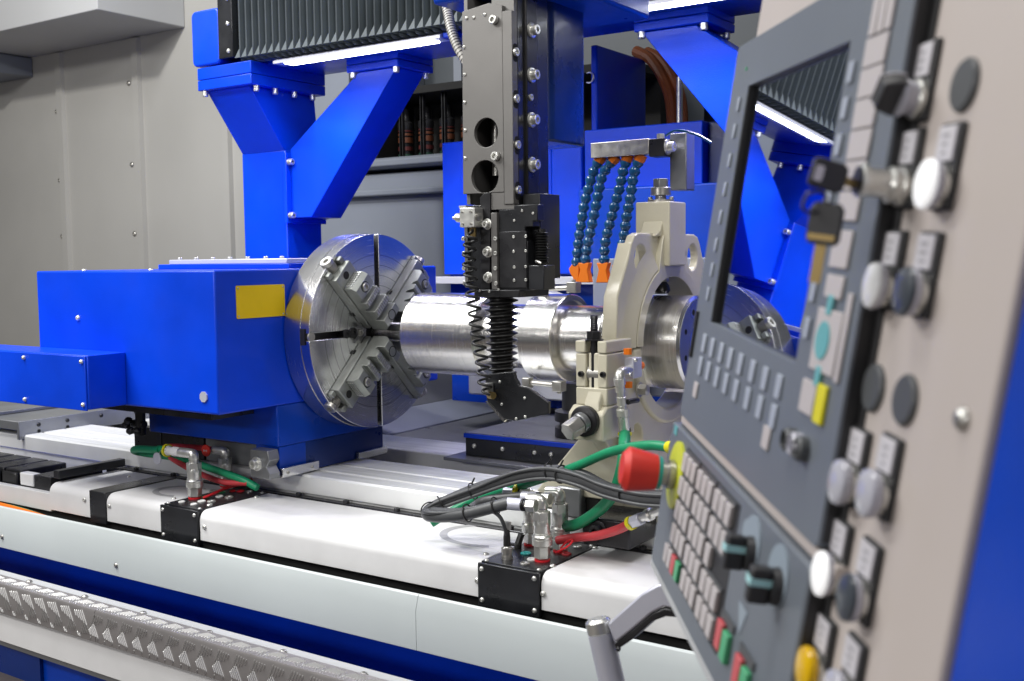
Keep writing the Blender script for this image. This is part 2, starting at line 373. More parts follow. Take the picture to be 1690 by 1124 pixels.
# front trough beam
tr = B(); tr.prism([(1.936, .961), (1.932, .962), (1.928, .958), (1.918, .925), (1.918, .830), (1.92, .828), (1.936, .828)], X, -5.2, -1.575)
tr.build('trough_beam', 'pale', bed, ang=20)
tr = B(); tr.prism([(1.936, .961), (1.932, .962), (1.928, .958), (1.918, .925), (1.918, .830), (1.92, .828), (1.936, .828)], X, -1.5735, 1.2)
tr.build('trough_beam', 'pale', bed, ang=20)
bx(-5.2, 1.2, 1.990, 2.06, .84, .956).build('trough_channel', 'hole_shade', bed)  # near-black paints the shade down in the slot
bx(-5.2, 1.2, 1.9365, 2.06, .83, .84).build('trough_channel', 'hole_shade', bed)
for px, py in ((4, 886), (192, 933)): screw(at(px, py, Y, 1.918), NY, .008, bed, 'button', 'dull')
for px, py in ((633, 985),): pass
# cables lying in the trough slot
for k, (c, dy, dz) in enumerate((('copper', 0, 0), ('hose_green', -.012, .002), ('orange', .01, .006))):
    x0 = -4.2; b = B(); b.tube([(x0, 1.957+dy*.2, .945), (-3.6, 1.957+dy*.3, .950+dz), (-3.3+.03*k, 1.957-dy*.3, .952), (-3.05+.05*k, 1.96, .93)], .009, 8)
    tag(b.build('trough_cable', c), {'copper': 'brown orange cable lying in the trough slot at far left', 'hose_green': 'green cable lying in the trough slot between two orange ones', 'orange': 'bright orange cable curling into the trough slot at far left'}[c], 'cable', 'cables in the trough slot')

# ------------------------------------------------------------------ tread step in the foreground
st = thing('tread_step', 'pale grey access step edged with a chequered aluminium tread strip', 'step', (-2, 1.7, 0))
b = B(); b.prism([(1.66, .70), (1.66, .862), (1.709, .862), (1.712, .859), (1.712, .70)], X, -5, 0); b.build('step_top', 'cowl', st)
bx(-5, 0, 1.606, 1.66, .712, .80).build('front_board', 'white', st, bevel=.002)
bx(-5, 0, 1.608, 1.64, .70, .7115).build('lower_edge', 'steelgrey', st)
b = B(); b.prism([(1.6, .796), (1.6, .872), (1.603, .878), (1.652, .878), (1.655, .874), (1.655, .870), (1.606, .870), (1.606, .796)], X, -5, -2.355); b.build('tread_strip', 'aluminium', st)
b = B(); b.prism([(1.6, .796), (1.6, .872), (1.603, .878), (1.652, .878), (1.655, .874), (1.655, .870), (1.606, .870), (1.606, .796)], X, -2.353, 0); b.build('tread_strip', 'aluminium', st)
tp = B()
def ridge(cx, cz, L, ang, top=False):
    dx, dz = math.cos(ang), math.sin(ang); nx, nz = -dz, dx; w = .0016; h = .0022; T = []
    for t, ww in ((-1, 0), (-.8, 1), (.8, 1), (1, 0)):
        for q in (-1, 1):
            if ww == 0 and q == 1: continue
            T.append((cx+dx*L*t/2+nx*w*q*ww, cz+dz*L*t/2+nz*w*q*ww))
    P = lambda a, hh: (a[0], 1.6-hh, a[1]) if not top else (a[0], a[1], .878+hh)
    order = [T[0], T[1], T[3], T[5], T[4], T[2]]
    base = [tp.bm.verts.new(P(a, -.0003)) for a in order]
    k1 = tp.bm.verts.new(P((cx-dx*L*.36, cz-dz*L*.36), h)); k2 = tp.bm.verts.new(P((cx+dx*L*.36, cz+dz*L*.36), h))
    f = tp.bm.faces.new
    f((base[0], base[1], k1)); f((base[5], base[0], k1)); f((base[1], base[2], k2, k1)); f((base[2], base[3], k2)); f((base[3], base[4], k2)); f((base[4], base[5], k1, k2))
def fan(x0, zb, sg, up=1):
    """five bars sharing a base line, growing in length; sg = lean, up = grows upward or hangs"""
    a = R(116) if sg > 0 else R(64)
    for j in range(5):
        L = .018+.0075*j; bxx = x0+sg*(j-2)*.0078; z0_ = zb-up*.0016*j
        cx_, cz_ = bxx+math.cos(a)*L/2*up, z0_+math.sin(a)*L/2*up
        if .799+L*.35 < cz_ < .873-L*.35: ridge(cx_, cz_, L, a)
for k in range(0, 52):
    x = -3.36+k*.058
    if x > -.9: break
    if x > -2.38:
        fan(x+.018, .811, 1); fan(x+.036, .866, -1, -1)
        ridge(x-.002, .803, .010, R(64)); ridge(x+.028, .806, .012, R(64))
    else:
        fan(x+.010, .867, 1, -1); fan(x+.030, .811, -1); ridge(x+.006, .806, .014, R(116)); ridge(x+.013, .804, .010, R(116))
    for j in range(5):
        ridge(x+(j-2)*.0085, 1.630, .036-.003*j, R(60), True)
    for j in range(4):
        ridge(x+.029+(j-2)*.0085, 1.620, .030, R(120), True)
tp.build('tread_pattern', 'ridge', st, ang=12)['kind'] = 'stuff'
for px, py in ((48, 961), (140, 986), (236, 1013), (345, 1045), (467, 1077), (600, 1114)):
    screw(at(px, py, Z, .862), (0, 0, 1), .0095, st, 'button', 'dull')
fl = bx(-5, 0, 1.62, 1.70, 0, .70).build('machine_plinth', 'blue_deep', bevel=.004)
tag(fl, 'dark blue plinth below the access step, bottom left corner', 'plinth')
fl = bx(-3.05, -2.62, 1.61, 1.62, 0, .70).build('panel', 'navy', fl)
q0, q1 = at(-40, 1066, Z, .62), at(95, 1132, Z, .62); b = B(); b.prism([(-5, .2), (-.8, .2), (q1.x+(q1.x-q0.x)*1.2, q1.y+(q1.y-q0.y)*1.2), (q1.x, q1.y), (q0.x, q0.y), (-5, q0.y+.1)], Z, .585, .62)
tag(b.build('operator_platform', 'floor', bevel=.01), 'dark brown platform edge in the bottom left corner', 'platform')

# ------------------------------------------------------------------ sheet covers and hydraulic manifolds along the front
def cover(x0, x1, label, scr, ring=None):
    P = [(1.978, .965), (1.978, 1.022)]
    for i in range(1, 8):
        t = R(180-90*i/8); P.append((2.006+.028*math.cos(t), 1.022+.028*math.sin(t)))
    P += [(2.006, 1.05), (2.240, 1.05), (2.205, 1.044), (1.986, 1.044), (1.984, .957)]
    # closed solid shell
    o = B(); Q = P[:-3]+[(2.240, .965)]; o.prism(Q, X, x0, x1)
    o = o.build('sheet_cover', 'white', None, bevel=.0015, ang=25); tag(o, label, 'cover', 'white sheet covers along the bed front')
    for p in scr: screw(p, NY if p[1] < 1.99 else (0, 0, 1), .0075, o, 'button', 'bright')
    return o
cover(-3.12, -2.906, 'short white sheet cover at the left end beside the cable chain', [at(140, 825, Y, 1.978)])
cover(-2.826, -2.568, 'white sheet cover with a round cut line left of the first black manifold',
      [at(181, 835, Y, 1.978), at(269, 853, Y, 1.978), at(212, 787, Z, 1.05), (-2.59, 2.04, 1.05)])
cover(-2.402, -1.434, 'longest white sheet cover between the two black manifolds',
      [at(338, 870, Y, 1.978), at(788, 958, Y, 1.978), at(802, 915, Z, 1.05), (-2.39, 2.18, 1.05)])
cover(-1.262, -.2, 'white sheet cover at right running behind the control panel',
      [at(897, 980, Y, 1.978), at(912, 935, Z, 1.05), at(982, 905, Z, 1.05)])
# greyish ring marks (worn print) on the covers, laid as thin raised rings
def ringmark(cx, cyy, r, x0, x1, a0, a1, name='ring_mark'):
    b = B(); n = 48; A = []
    for i in range(n+1):
        t = a0+(a1-a0)*i/n; c, s_ = math.cos(t), math.sin(t)
        A.append((b.bm.verts.new((cx+c*r, cyy+s_*r*.8, 1.0506)), b.bm.verts.new((cx+c*(r+.022), cyy+s_*(r+.022)*.8, 1.0506))))
    for q, w in zip(A, A[1:]): b.bm.faces.new((q[0], q[1], w[1], w[0]))
    return b
def on(o, b, m='pale'): b.build('ring_mark', m, o)
covs = [o for o in COL.objects if o.name.startswith('sheet_cover')]
MARK = mat('grey_print', (.42, .42, .43), .4)
rc_ = at(806, 884, Z, 1.05); on(covs[2], ringmark(rc_.x, rc_.y, abs(at(716, 880, Z, 1.05).x-rc_.x)-.022, 0, 0, R(62), R(300)), MARK)
on(covs[1], ringmark(-2.66, 2.12, .07, 0, 0, R(60), R(300)), MARK)
# plain strap
sp_ = bx(-2.906, -2.826, 1.974, 2.24, .955, 1.053).build('hydraulic_manifold', 'black', None, bevel=.002)
tag(sp_, 'narrow black manifold block without fittings between two white covers', 'manifold', 'black manifold blocks in the cover row')
def port(p, c, r, parent, h=.004):
    B().lathe([(0, r), (h*.6, r), (h, r*.8), (h*.7, r*.45), (h*.4, r*.4), (h*.4, 0)], p, (0, 0, 1), 20).build('port', c, parent)
def manifold(x0, x1, label, ports):
    t = thing('hydraulic_manifold', label, 'manifold', ((x0+x1)/2, 2.09, .955), 'black manifold blocks in the cover row')
    bx(x0, x1, 1.980, 2.242, .95, 1.047).build('body', 'black', t, bevel=.002)
    bx(x0-.002, x1+.002, 1.972, 1.980, .948, 1.049).build('front_plate', 'black', t, bevel=.0015)
    bx(x0, x1, 1.985, 2.238, 1.047, 1.051).build('top_plate', 'black', t, bevel=.001)
    for x in (x0+.010, x1-.010):
        for z in (.963, 1.036): screw((x, 1.972, z), NY, .0062, t, 'button', 'bright')
        for y in (1.992, 2.228): screw((x, y, 1.051), (0, 0, 1), .0055, t, 'button', 'bright')
    for px, py, c, r in ports: port(at(px, py, Z, 1.051), c, r, t)
    return t
manifold(-2.564, -2.407, 'black manifold with red, green and white ports left of the blue headstock base',
    [(300, 829, 'tapewhite', .010), (320, 833, 'tapewhite', .010), (333, 828, 'tapewhite', .012), (349, 828, 'bright', .013), (339, 821, 'keygreen', .013), (346, 834, 'bright', .009),
     (365, 813, 'keygreen', .013), (362, 820, 'tapewhite', .012), (378, 821, 'bright', .013), (384, 811, 'redring', .010), (397, 811, 'redring', .012), (412, 812, 'bright', .010), (352, 811, 'dull', .012)])
manifold(-1.430, -1.266, 'black manifold carrying a cluster of steel couplings in the right foreground',
    [(866, 931, 'dull', .011), (868, 914, 'teal', .013), (878, 924, 'tapewhite', .012), (905, 905, 'dull', .011), (953, 903, 'bright', .011), (935, 915, 'hose_red', .012)])

# ------------------------------------------------------------------ left telescopic way cover and cable chain
tc = thing('telescopic_way_cover', 'grey stepped steel way cover at the far left edge of the bed', 'way cover', (-4.1, 2.6, 1.12))
bx(-6, -3.74, 2.255, 2.95, 1.13, 1.165).build('cover_plate', 'steelgrey', tc, bevel=.003)
bx(-6, -3.95, 2.25, 2.95, 1.166, 1.18).build('cover_plate', 'steelgrey', tc, bevel=.003)
bx(-3.74, -3.725, 2.25, 2.955, 1.098, 1.1655).build('end_plate', 'steelgrey', tc, bevel=.002)
for y in (2.33, 2.45, 2.6, 2.8): screw((-3.725, y, 1.145), PX, .008, tc, 'button', 'oxide')
for y in (2.33, 2.45): B().cyl((-3.724, y, 1.12), (-3.7235, y, 1.12), .007, 12).build('drain_hole', 'hole_shade', tc)
ch = thing('cable_chain', 'black plastic cable chain with ribbed links in the slot at far left', 'cable chain', (-3.6, 2.1, .99))
for i in range(12):
    x = -3.36-i*.105
    bx(x-.092, x, 2.03, 2.20, .985, 1.058).build('link', 'oxide', ch, bevel=.004)
    bx(x-.088, x-.004, 2.012, 2.0285, .975, 1.052).build('side_plate', 'rubber', ch, bevel=.008)
bx(-3.25, -3.155, 2.005, 2.20, .97, 1.06).build('end_bracket', 'oxide', ch, bevel=.003)
bx(-3.32, -3.245, 2.0, 2.03, 1.02, 1.062).build('clip', 'white', ch, bevel=.004)
b = B(); b.box(-4.6, -3.122, 1.982, 2.004, .957, 1.016)
tag(b.build('trough_lip', 'white', bevel=.002), 'low white lip in front of the black cable chain', 'lip')
bx_ = bx(-3.13, -3.10, 2.0, 2.25, 1.062, 1.088).build('wiper_bar', 'black', bevel=.003)
tag(bx_, 'black cross bar over the end of the cable chain', 'bar')
tag(bx(-4.15, -1.2, 3.955, 3.999, 2.055, 2.085).build('wall_ledge', 'wall_cool', bevel=.008), 'thin horizontal grey ledge across the sheet wall below the magazine shelf', 'ledge')

# ------------------------------------------------------------------ headstock
hs = thing('headstock', 'large blue boxed headstock with yellow plate at left of the chuck', 'headstock', (-2.7, 2.45, 1.115))
bx(-3.13, -2.300, 1.972, 2.95, 1.329, 1.7265).build('housing', 'blue', hs, bevel=.006, seg=3)
bx(-2.89, -2.303, 2.19, 2.655, 1.206, 1.3295).build('base', 'blue_deep', hs, bevel=.004)  # darker blue than the housing, painting in the housing's shade
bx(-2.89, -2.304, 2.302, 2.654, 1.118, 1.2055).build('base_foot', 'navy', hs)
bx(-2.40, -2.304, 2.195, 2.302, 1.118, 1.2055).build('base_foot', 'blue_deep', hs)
bx(-3.06, -2.40, 2.03, 2.9, 1.3, 1.3295).build('underside', 'oxide', hs)  # black plate painting in the deep shade under the housing
sb = bx(-3.75, -2.697, 1.845, 1.9715, 1.332, 1.488).build('side_box', 'blue', hs, bevel=.003)
bx(-3.75, -2.703, 1.840, 1.845, 1.329, 1.485).build('lid', 'blue', sb, bevel=.0015)
for px, py in ((40, 590), (135, 597), (42, 659), (138, 668)): screw(at(px, py, Y, 1.84), NY, .0065, sb, 'button', 'bright', h=.011)
bx(-2.93, -2.33, 2.28, 2.92, 1.7265, 1.742).build('top_plate', 'blue', hs, bevel=.002)
b = bx(-2.90, -2.36, 2.30, 2.6, 1.742, 1.757).build('top_plate', 'lavender', hs, bevel=.002)
for x in (-2.87, -2.79, -2.71, -2.63, -2.55, -2.47, -2.40):
    screw((x, 2.32, 1.757), (0, 0, 1), .007, hs, 'socket', 'bright')
for x, y in ((-2.95, 2.02), (-2.63, 2.02)): screw((x, y, 1.7265), (0, 0, 1), .008, hs, 'button', 'bright')
screw(at(129, 525, Y, 1.972), NY, .009, hs, 'button', 'bright')
B().cyl(at(337, 655, Y, 1.972), at(337, 655, Y, 1.972)+Vector((0, -.004, 0)), .0155, 8, ph=R(22.5)).build('plug', 'lavender', hs)
sg = B(); sg.prism(rrect(2.045, 2.228, 1.59, 1.682, .004), X, -2.2998, -2.2975)
sg = sg.build('warning_plate', 'yellow', hs)
for y in (2.052, 2.221):
    for z in (1.597, 1.675): screw((-2.2975, y, z), PX, .003, sg, 'button', 'dull')
# slide blocks under the headstock
for x0, x1, y0, z0, z1, m, lab, n_ in (
        (-3.07, -2.93, 2.25, 1.1155, 1.20, 'black', 'black bracket block below the left corner of the headstock', 'bracket_block'),
        (-2.925, -2.72, 2.25, 1.1155, 1.19, 'oxide', 'dark slide block behind the left hose couplings', 'slide_block'),
        (-2.71, -2.405, 2.25, 1.117, 1.195, 'steelgrey', 'steel gib block between the slide block and the clamp', 'gib_block')):
    tag(bx(x0, x1, y0+.015, 2.301, z0, z1).build(n_, m, bevel=.003), lab, 'block')
o = thing('bed_clamp', 'steel clamp block with a round bolt at the headstock foot', 'clamp', (-2.30, 2.15, 1.115))
b = B(); b.prism([(-2.372, 1.120), (-2.372, 1.203), (-2.300, 1.203), (-2.293, 1.175), (-2.308, 1.155), (-2.293, 1.135), (-2.293, 1.120)], Y, 2.145, 2.186); b.build('block', 'steelgrey', o, bevel=.002)
screw((-2.345, 2.145, 1.162), NY, .014, o, 'washer', 'bright')
o = thing('way_wiper', 'slim steel way wiper along the right foot of the headstock', 'wiper', (-2.29, 2.3, 1.116))
bx(-2.300, -2.286, 2.19, 2.34, 1.118, 1.145).build('bar', 'steel', o, bevel=.001)
bx(-2.300, -2.286, 2.52, 2.655, 1.118, 1.14).build('bar', 'steel', o, bevel=.001)
for y in (2.21, 2.31): screw((-2.286, y, 1.131), PX, .005, o, 'button', 'dull')
# oily valve cluster under the headstock corner
o = thing('lubricator', 'oily black lubrication valve with fittings under the headstock corner', 'valve', at(232, 705, Y, 2.15))
p = at(232, 700, Y, 2.15)
b = B(); b.cyl(p+Vector((0, 0, -.035)), p+Vector((0, 0, .05)), .016, 14); b.cyl(p+Vector((-.035, 0, 0)), p+Vector((.02, 0, 0)), .013, 12); b.build('body', 'rubber', o, bevel=.002)
for dx, dz in ((-.028, .012), (-.02, -.02), (-.04, -.002), (.012, -.018)): B().lathe([(0, .011), (.012, .013), (.02, .007), (.02, 0)], p+Vector((dx, -.016, dz)), NY, 8).build('fitting', 'oxide', o)
B().tube([p+Vector((-.02, 0, .03)), p+Vector((-.035, 0, .06)), p+Vector((-.05, .02, .08))], .004, 6).build('pipe', 'oxide', o)

# ------------------------------------------------------------------ chuck
cm = Matrix.Translation((CX, AXY, AXZ))
ck = thing('lathe_chuck', 'large turned steel four jaw chuck gripping the shaft', 'chuck', mtx=cm)
back = B(); back.lathe([(-.105, .06), (-.105, .294), (-.099, .3), (-.036, .3), (-.036, .06)], (0, 0, 0), PX, 128)
back.build('back_disc', 'chuck', ck, local=True, ang=25)
# face disc with radial slots
out = []; N_ = 4
for k in range(4):
    a0 = 90*k
    hw = .0105; rr0 = .075
    a_s = math.degrees(math.asin(hw/.2985))
    t = R(a0)
    def pt(r, off): return (math.cos(t)*r-math.sin(t)*off, math.sin(t)*r+math.cos(t)*off)
    out += [pt(math.sqrt(.2985**2-hw*hw), -hw), pt(.10, -hw)]
    for q in range(1, 8): aa = -90+180*q/8; out.append(pt(.10-.0*1-hw*math.cos(R(aa)), hw*math.sin(R(aa))))
    out += [pt(.10, hw), pt(math.sqrt(.2985**2-hw*hw), hw)]
    n2 = 24
    for q in range(1, n2):
        aa = a0+a_s+(90-2*a_s)*q/n2; out.append((.2985*math.cos(R(aa)), .2985*math.sin(R(aa))))
fd = B(); fd.prism(out, X, -.0362, 0, holes=[circ(0, 0, .055, 32)]); fd.build('face_disc', 'chuck', ck, local=True, bevel=.0015)
for k in range(4):                       # T-slot floors
    t = R(90*k); mt = Matrix.Rotation(t, 4, 'X')
    b = B(); b.box(-.034, -.030, .08, .292, -.0102, .0102, mt); b.build('slot_floor', 'oxide', ck, local=True)
b = B(); b.cyl((-.034, 0, 0), (-.012, 0, 0), .0548, 32); b.build('centre_bore', 'hole_shade', ck, local=True)
# T-slot mouth and pin on the rim at the front
for k in (2,):
    mt = Matrix.Rotation(R(90*k), 4, 'X')
    b = B(); b.box(-.034, -.016, .3002, .3012, -.024, .024, mt); b.build('slot_mouth', 'oxide', ck, local=True)
    q = mt @ Vector((-.006, .288, 0)); B().cyl(q+Vector((0, 0, 0)), q+Vector((.006, 0, 0)), .013, 20).build('slot_bolt', 'dull', ck, local=True)
    for r, rad in ((.145, .014), (.115, .017), (.083, .011)):
        q = mt @ Vector((0.0, r, 0))
        B().lathe([(0, rad), (.004, rad), (.005, rad*.85), (.005, rad*.5), (.001, rad*.45), (.001, 0)], q, PX, 20).build('slot_bolt', 'oxide' if rad > .012 else 'dull', ck, local=True)
# balance mark text-like etched strokes on the face
for i in range(7):
    mt = Matrix.Rotation(R(28+i*3.2), 4, 'X')
    b = B(); b.box(.0002, .0006, .262-.004*(i % 2), .272+.003*(i % 3), -.003, .004, mt); b.build('etched_mark', 'lavender', ck, local=True)
# jaws
def jaw(ang):
    mt = Matrix.Rotation(R(ang), 4, 'X')
    # local frame of the jaw: y radial, x height, z across
    b = B(); b.box(.0005, .034, .085, .268, -.042, .042); b.box(.001, .022, .05, .086, -.034, .034)
    b.bm.transform(mt); jb = b.build('chuck_jaw', 'jaw', ck, local=True, bevel=.0022)
    def add(name, bb, m, bev=.0015):
        bb.bm.transform(mt); return bb.build(name, m, jb, local=True, bevel=bev)
    b = B(); prof = [(.0345, .058), (.0345, .228), (.062, .228), (.076, .216), (.076, .182), (.062, .172), (.062, .166), (.080, .166), (.080, .146), (.058, .138), (.058, .130),
                     (.092, .130), (.092, .106), (.072, .098), (.072, .092), (.104, .092), (.104, .064), (.088, .05), (.0345, .05)]
    b.prism([(p[0], p[1]) for p in prof], Z, -.037, .037); add('top_jaw', b, 'jaw')
    for r0, r1, h in ((.150, .163, .080), (.110, .127, .092)):
        b = B()
        for i in range(8): b.box(h, h+.0022, r0+.001, r1-.001, -.035+i*.0088, -.0295+i*.0088)
        add('serrated_pad', b, 'serr', 0)
    b = B()
    for i in range(7):
        for j in range(3): b.box(.037+j*.009, .043+j*.009, .228, .2305, -.031+i*.009, -.0255+i*.009)
    add('serrated_pad', b, 'serr', 0)
    for r, h, rad in ((.199, .0762, .0145), (.078, .1042, .0145)):
        b = B(); b.lathe([(-.001, rad*1.15), (.0006, rad*1.15), (.0006, rad), (-.0008, rad*.98)], (h, r, 0), PX, 24); add('counterbore', b, 'hole_shade', 0)
    b = B(); b.lathe([(0, .0125), (.004, .0125), (.0055, .011), (.0055, .0065), (.001, .006), (.001, 0)], (.0765, .199, 0), PX, 18); add('socket_screw', b, 'dull' if ang % 180 else 'oxide', 0)
    b = B(); b.lathe([(0, .012), (.0008, .012)], (.0343, .248, 0), PX, 18); add('screw_hole', b, 'hole_shade', 0)
    for s_ in (-1, 1):
        b = B(); b.box(.0025, .010, .115, .130, s_*.0422-.0008, s_*.0422+.0008); add('side_notch', b, 'hole_shade', 0)
    # threaded jaw spindle at the rim
    b = B(); pr = []
    for i in range(7): pr += [(.250+i*.006, .0135), (.2515+i*.006, .019), (.2545+i*.006, .019), (.256+i*.006, .0135)]
    pr += [(.294, .013), (.294, .0195), (.306, .0195), (.308, .018), (.308, .009), (.300, .0085), (.300, 0)]
    b.lathe(pr, (-.006, 0, 0), (0, 1, 0), 24); sp = add('jaw_spindle', b, 'dull', 0)
    for s_ in (-1, 1):
        b = B(); b.box(.001, .016, .269, .286, *sorted((s_*.024, s_*.042))); add('spindle_guide', b, 'jaw', .002)
for a_ in (45, 135, 225, 315): jaw(a_)

# ------------------------------------------------------------------ workpiece shaft
sh = thing('steel_shaft', 'stepped bright turned steel shaft held between chuck and steady rest', 'shaft', mtx=cm)
def sec(nm, prof, m='shaft'): return B().lathe(prof, (0, 0, 0), PX, 96).build(nm, m, sh, local=True, ang=30)
sec('stub', [(-.03, .031), (.185, .031)])
sec('body', [(.184, .05), (.184, .117), (.187, .12), (.442, .12), (.445, .117), (.445, .06)])
sec('body_journal', [(.444, .09), (.600, .09)])
sec('collar', [(.594, .06), (.594, .117), (.597, .12), (.697, .12), (.700, .117), (.700, .104), (.694, .1035), (.694, .08)])
sec('collar_journal', [(.693, .09), (.85, .09)])
sec('end_body', [(.843, .07), (.843, .117), (.846, .12), (1.064, .12), (1.07, .114), (1.07, .06)])
ef = B(); ef.lathe([(1.0695, .113), (1.0712, .113), (1.0712, .055), (1.055, .05), (1.055, 0)], (0, 0, 0), PX, 64); ef = ef.build('end_face', 'steelgrey', sh, local=True)
for i in range(8):
    t = R(22.5+45*i); B().cyl((1.0713, .085*math.cos(t), .085*math.sin(t)), (1.0718, .085*math.cos(t), .085*math.sin(t)), .007, 14).build('bolt_hole', 'hole_shade', ef, local=True)
# dial clamps above and below the collar
for z_, sgn, lab in ((AXZ+.12, 1, 'small steel clamp arm on top of the shaft collar'), (AXZ-.12, -1, 'small steel clamp arm below the shaft collar')):
    p = Vector((-1.58, AXY-.02 if sgn > 0 else AXY-.10, z_ + (0 if sgn > 0 else .018))); o = thing('clamp_arm', lab, 'clamp', p, 'clamp arms at the shaft collar')
    b = B(); b.box(p.x-.012, p.x+.012, p.y-.012, p.y+.012, p.z+(.001 if sgn > 0 else -.028), p.z+(.03 if sgn > 0 else -.001)); b.build('foot', 'dull', o, bevel=.002)
    b = B(); b.cyl(p+Vector((0, 0, sgn*.014)), p+Vector((.085, .01, sgn*.018)), .0075, 12); b.build('arm', 'dull', o)
    b = B(); b.box(p.x+.078, p.x+.108, p.y-.004, p.y+.024, p.z+(.004 if sgn > 0 else -.034), p.z+(.034 if sgn > 0 else -.006)); b.build('jaw_block', 'dull', o, bevel=.002)
    screw(p+Vector((.093, .01, sgn*.034)), (0, 0, sgn), .006, o, 'socket', 'dull')

# ------------------------------------------------------------------ gantry: column, corbel, braces, beam and bellows
gc = thing('gantry_column', 'tall blue gantry column with a flared head behind the headstock', 'column', (-3.19, 3.1, 0))
bx(-3.312, -3.07, 3.0, 3.19, .0, 2.178).build('post', 'blue', gc, bevel=.004)
b = B(); b.prism([(3.0, 2.175), (2.83, 2.402), (3.17, 2.402), (3.19, 2.175)], X, -3.309, -3.073); b.build('corbel', 'blue', gc, bevel=.003)
for z0, z1 in ((2.402, 2.440), (2.4415, 2.487)): bx(-3.325, -3.03, 2.80, 3.19, z0, z1).build('head_plate', 'blue', gc, bevel=.003)
for y in (2.84, 2.935, 3.035, 3.135): screw((-3.048, y, 2.402), (0, 0, -1), .011, gc, 'socket', 'bright', h=.022)
screw((-3.30, 2.815, 2.402), (0, 0, -1), .011, gc, 'socket', 'bright', h=.022)
def brace(label, x0, s_):
    """s_=+1 leans right from a foot at x0; -1 mirrored"""
    t = thing('diagonal_brace', label, 'brace', (x0, 3.09, 1.9), 'diagonal braces under the gantry beam')
    X_ = lambda v: x0+s_*v
    b = B(); b.prism([(X_(.016), 1.915), (X_(.016), 2.18), (X_(.375), 2.435), (X_(.555), 2.435), (X_(.12), 1.915)] if s_ > 0 else
                     [(X_(.016), 1.915), (X_(.016), 2.18), (X_(.375), 2.435), (X_(.555), 2.435), (X_(.12), 1.915)][::-1], Y, 3.01, 3.175)
    b.build('strut', 'blue', t, bevel=.003)
    f = sorted((X_(0), X_(.016))); bx(f[0], f[1], 2.985, 3.20, 1.895, 2.165).build('foot_flange', 'blue', t, bevel=.002)
    h = sorted((X_(.33), X_(.575)))
    for z0, z1 in ((2.436, 2.462), (2.4635, 2.495)): bx(h[0], h[1], 2.995, 3.20, z0, z1).build('head_plate', 'blue', t, bevel=.003)
    for x in (X_(.35), X_(.555)):
        for y in (3.01, 3.18): screw((x, y, 2.436), (0, 0, -1), .012, t, 'socket', 'bright', h=.02)
    for y in (3.0, 3.185):
        for z in (1.925, 2.13): screw((X_(.016), y, z), (s_, 0, 0), .0125, t, 'socket', 'bright', h=.022)
    return t
brace('blue diagonal brace leaning right from the column, over the chuck', -3.068, 1)
brace('blue diagonal brace at upper right, sloping down behind the control panel', -.98, -1)
g2 = thing('gantry_column', 'blue gantry column mostly hidden behind the control panel', 'column', (-.85, 3.1, 0))
bx(-.978, -.74, 3.0, 3.19, 0, 2.5).build('post', 'blue', g2, bevel=.004)

gb = thing('gantry_beam', 'blue overhead gantry beam faced with grey pleated bellows', 'gantry beam', (-2.2, 2.9, 2.5))
b = B(); b.prism(rrect(-3.345, -3.19, 2.492, 2.70, .022), Y, 2.795, 3.15); b.build('end_cap', 'blue', gb, bevel=.008, seg=3)
bx(-3.19, -.2, 2.86, 3.2, 2.500, 2.95).build('beam_body', 'blue', gb, bevel=.004)
bx(-3.19, -3.112, 2.79, 2.86, 2.506, 2.95).build('end_plate', 'black', gb, bevel=.003)
for z in (2.53, 2.63, 2.72): screw((-3.135, 2.79, z), NY, .0085, gb, 'button', 'bright')
pts = []; x = -3.108; pit = .0345; k = 0
while x < -.25:
    pts += [(x, 2.845), (x+pit*.82, 2.792), (x+pit*.90, 2.796)]; x += pit
b = B(); b.prism([(-3.108, 2.858)]+pts+[(x, 2.858)], Z, 2.50, 2.95); b.build('bellows', 'bellow', gb, ang=15)
b = B(); x = -3.108
while x < -.25:                                   # triangular corner pleats under the folds
    b.prism([(x, 2.8575), (x+pit*.86, 2.8575), (x+pit*.80, 2.800)], Z, 2.4885, 2.4995); x += pit
x = -3.108
while x < -.25:                                   # and the folded triangles on their front edges
    b.prism([(x+pit*.16, 2.5005), (x+pit*.94, 2.5005), (x+pit*.94, 2.534)], Y, 2.7895, 2.7915); x += pit
b.build('corner_pleats', 'bellow', gb, ang=15)
bx(-3.1, -.2, 2.88, 3.18, 2.482, 2.4995).build('rail', 'blue_deep', gb, bevel=.003)
def lamp(x0, x1, label):
    t = thing('strip_lamp', label, 'lamp', ((x0+x1)/2, 2.85, 2.48), 'strip lamps under the gantry beam')
    b = B(); b.prism([(2.815, 2.464), (2.815, 2.474), (2.83, 2.481), (2.875, 2.481), (2.875, 2.464)], X, x0, x1); b.build('housing', 'lavender', t)
    bx(x0+.05, x1-.04, 2.822, 2.868, 2.4605, 2.4638).build('diffuser', 'led', t)
    bx(x1, x1+.05, 2.83, 2.87, 2.466, 2.482).build('end_bracket', 'blue', t, bevel=.002)
    l = bpy.data.lights.new('strip_lamp_light', 'AREA'); l.shape = 'RECTANGLE'; l.size = x1-x0-.1; l.size_y = .04; l.spread = R(115); l.energy = 5.5*(x1-x0); l.color = (.84, .78, 1)
    o = bpy.data.objects.new('strip_lamp_light', l); COL.objects.link(o); o.parent = t; o.matrix_basis = Matrix.Translation((0, -.005, -.022))
lamp(-2.93, -2.165, 'lit white strip lamp under the bellows, left of the tool ram')
lamp(-1.70, -.75, 'lit white strip lamp at the top edge, right of the tool ram')

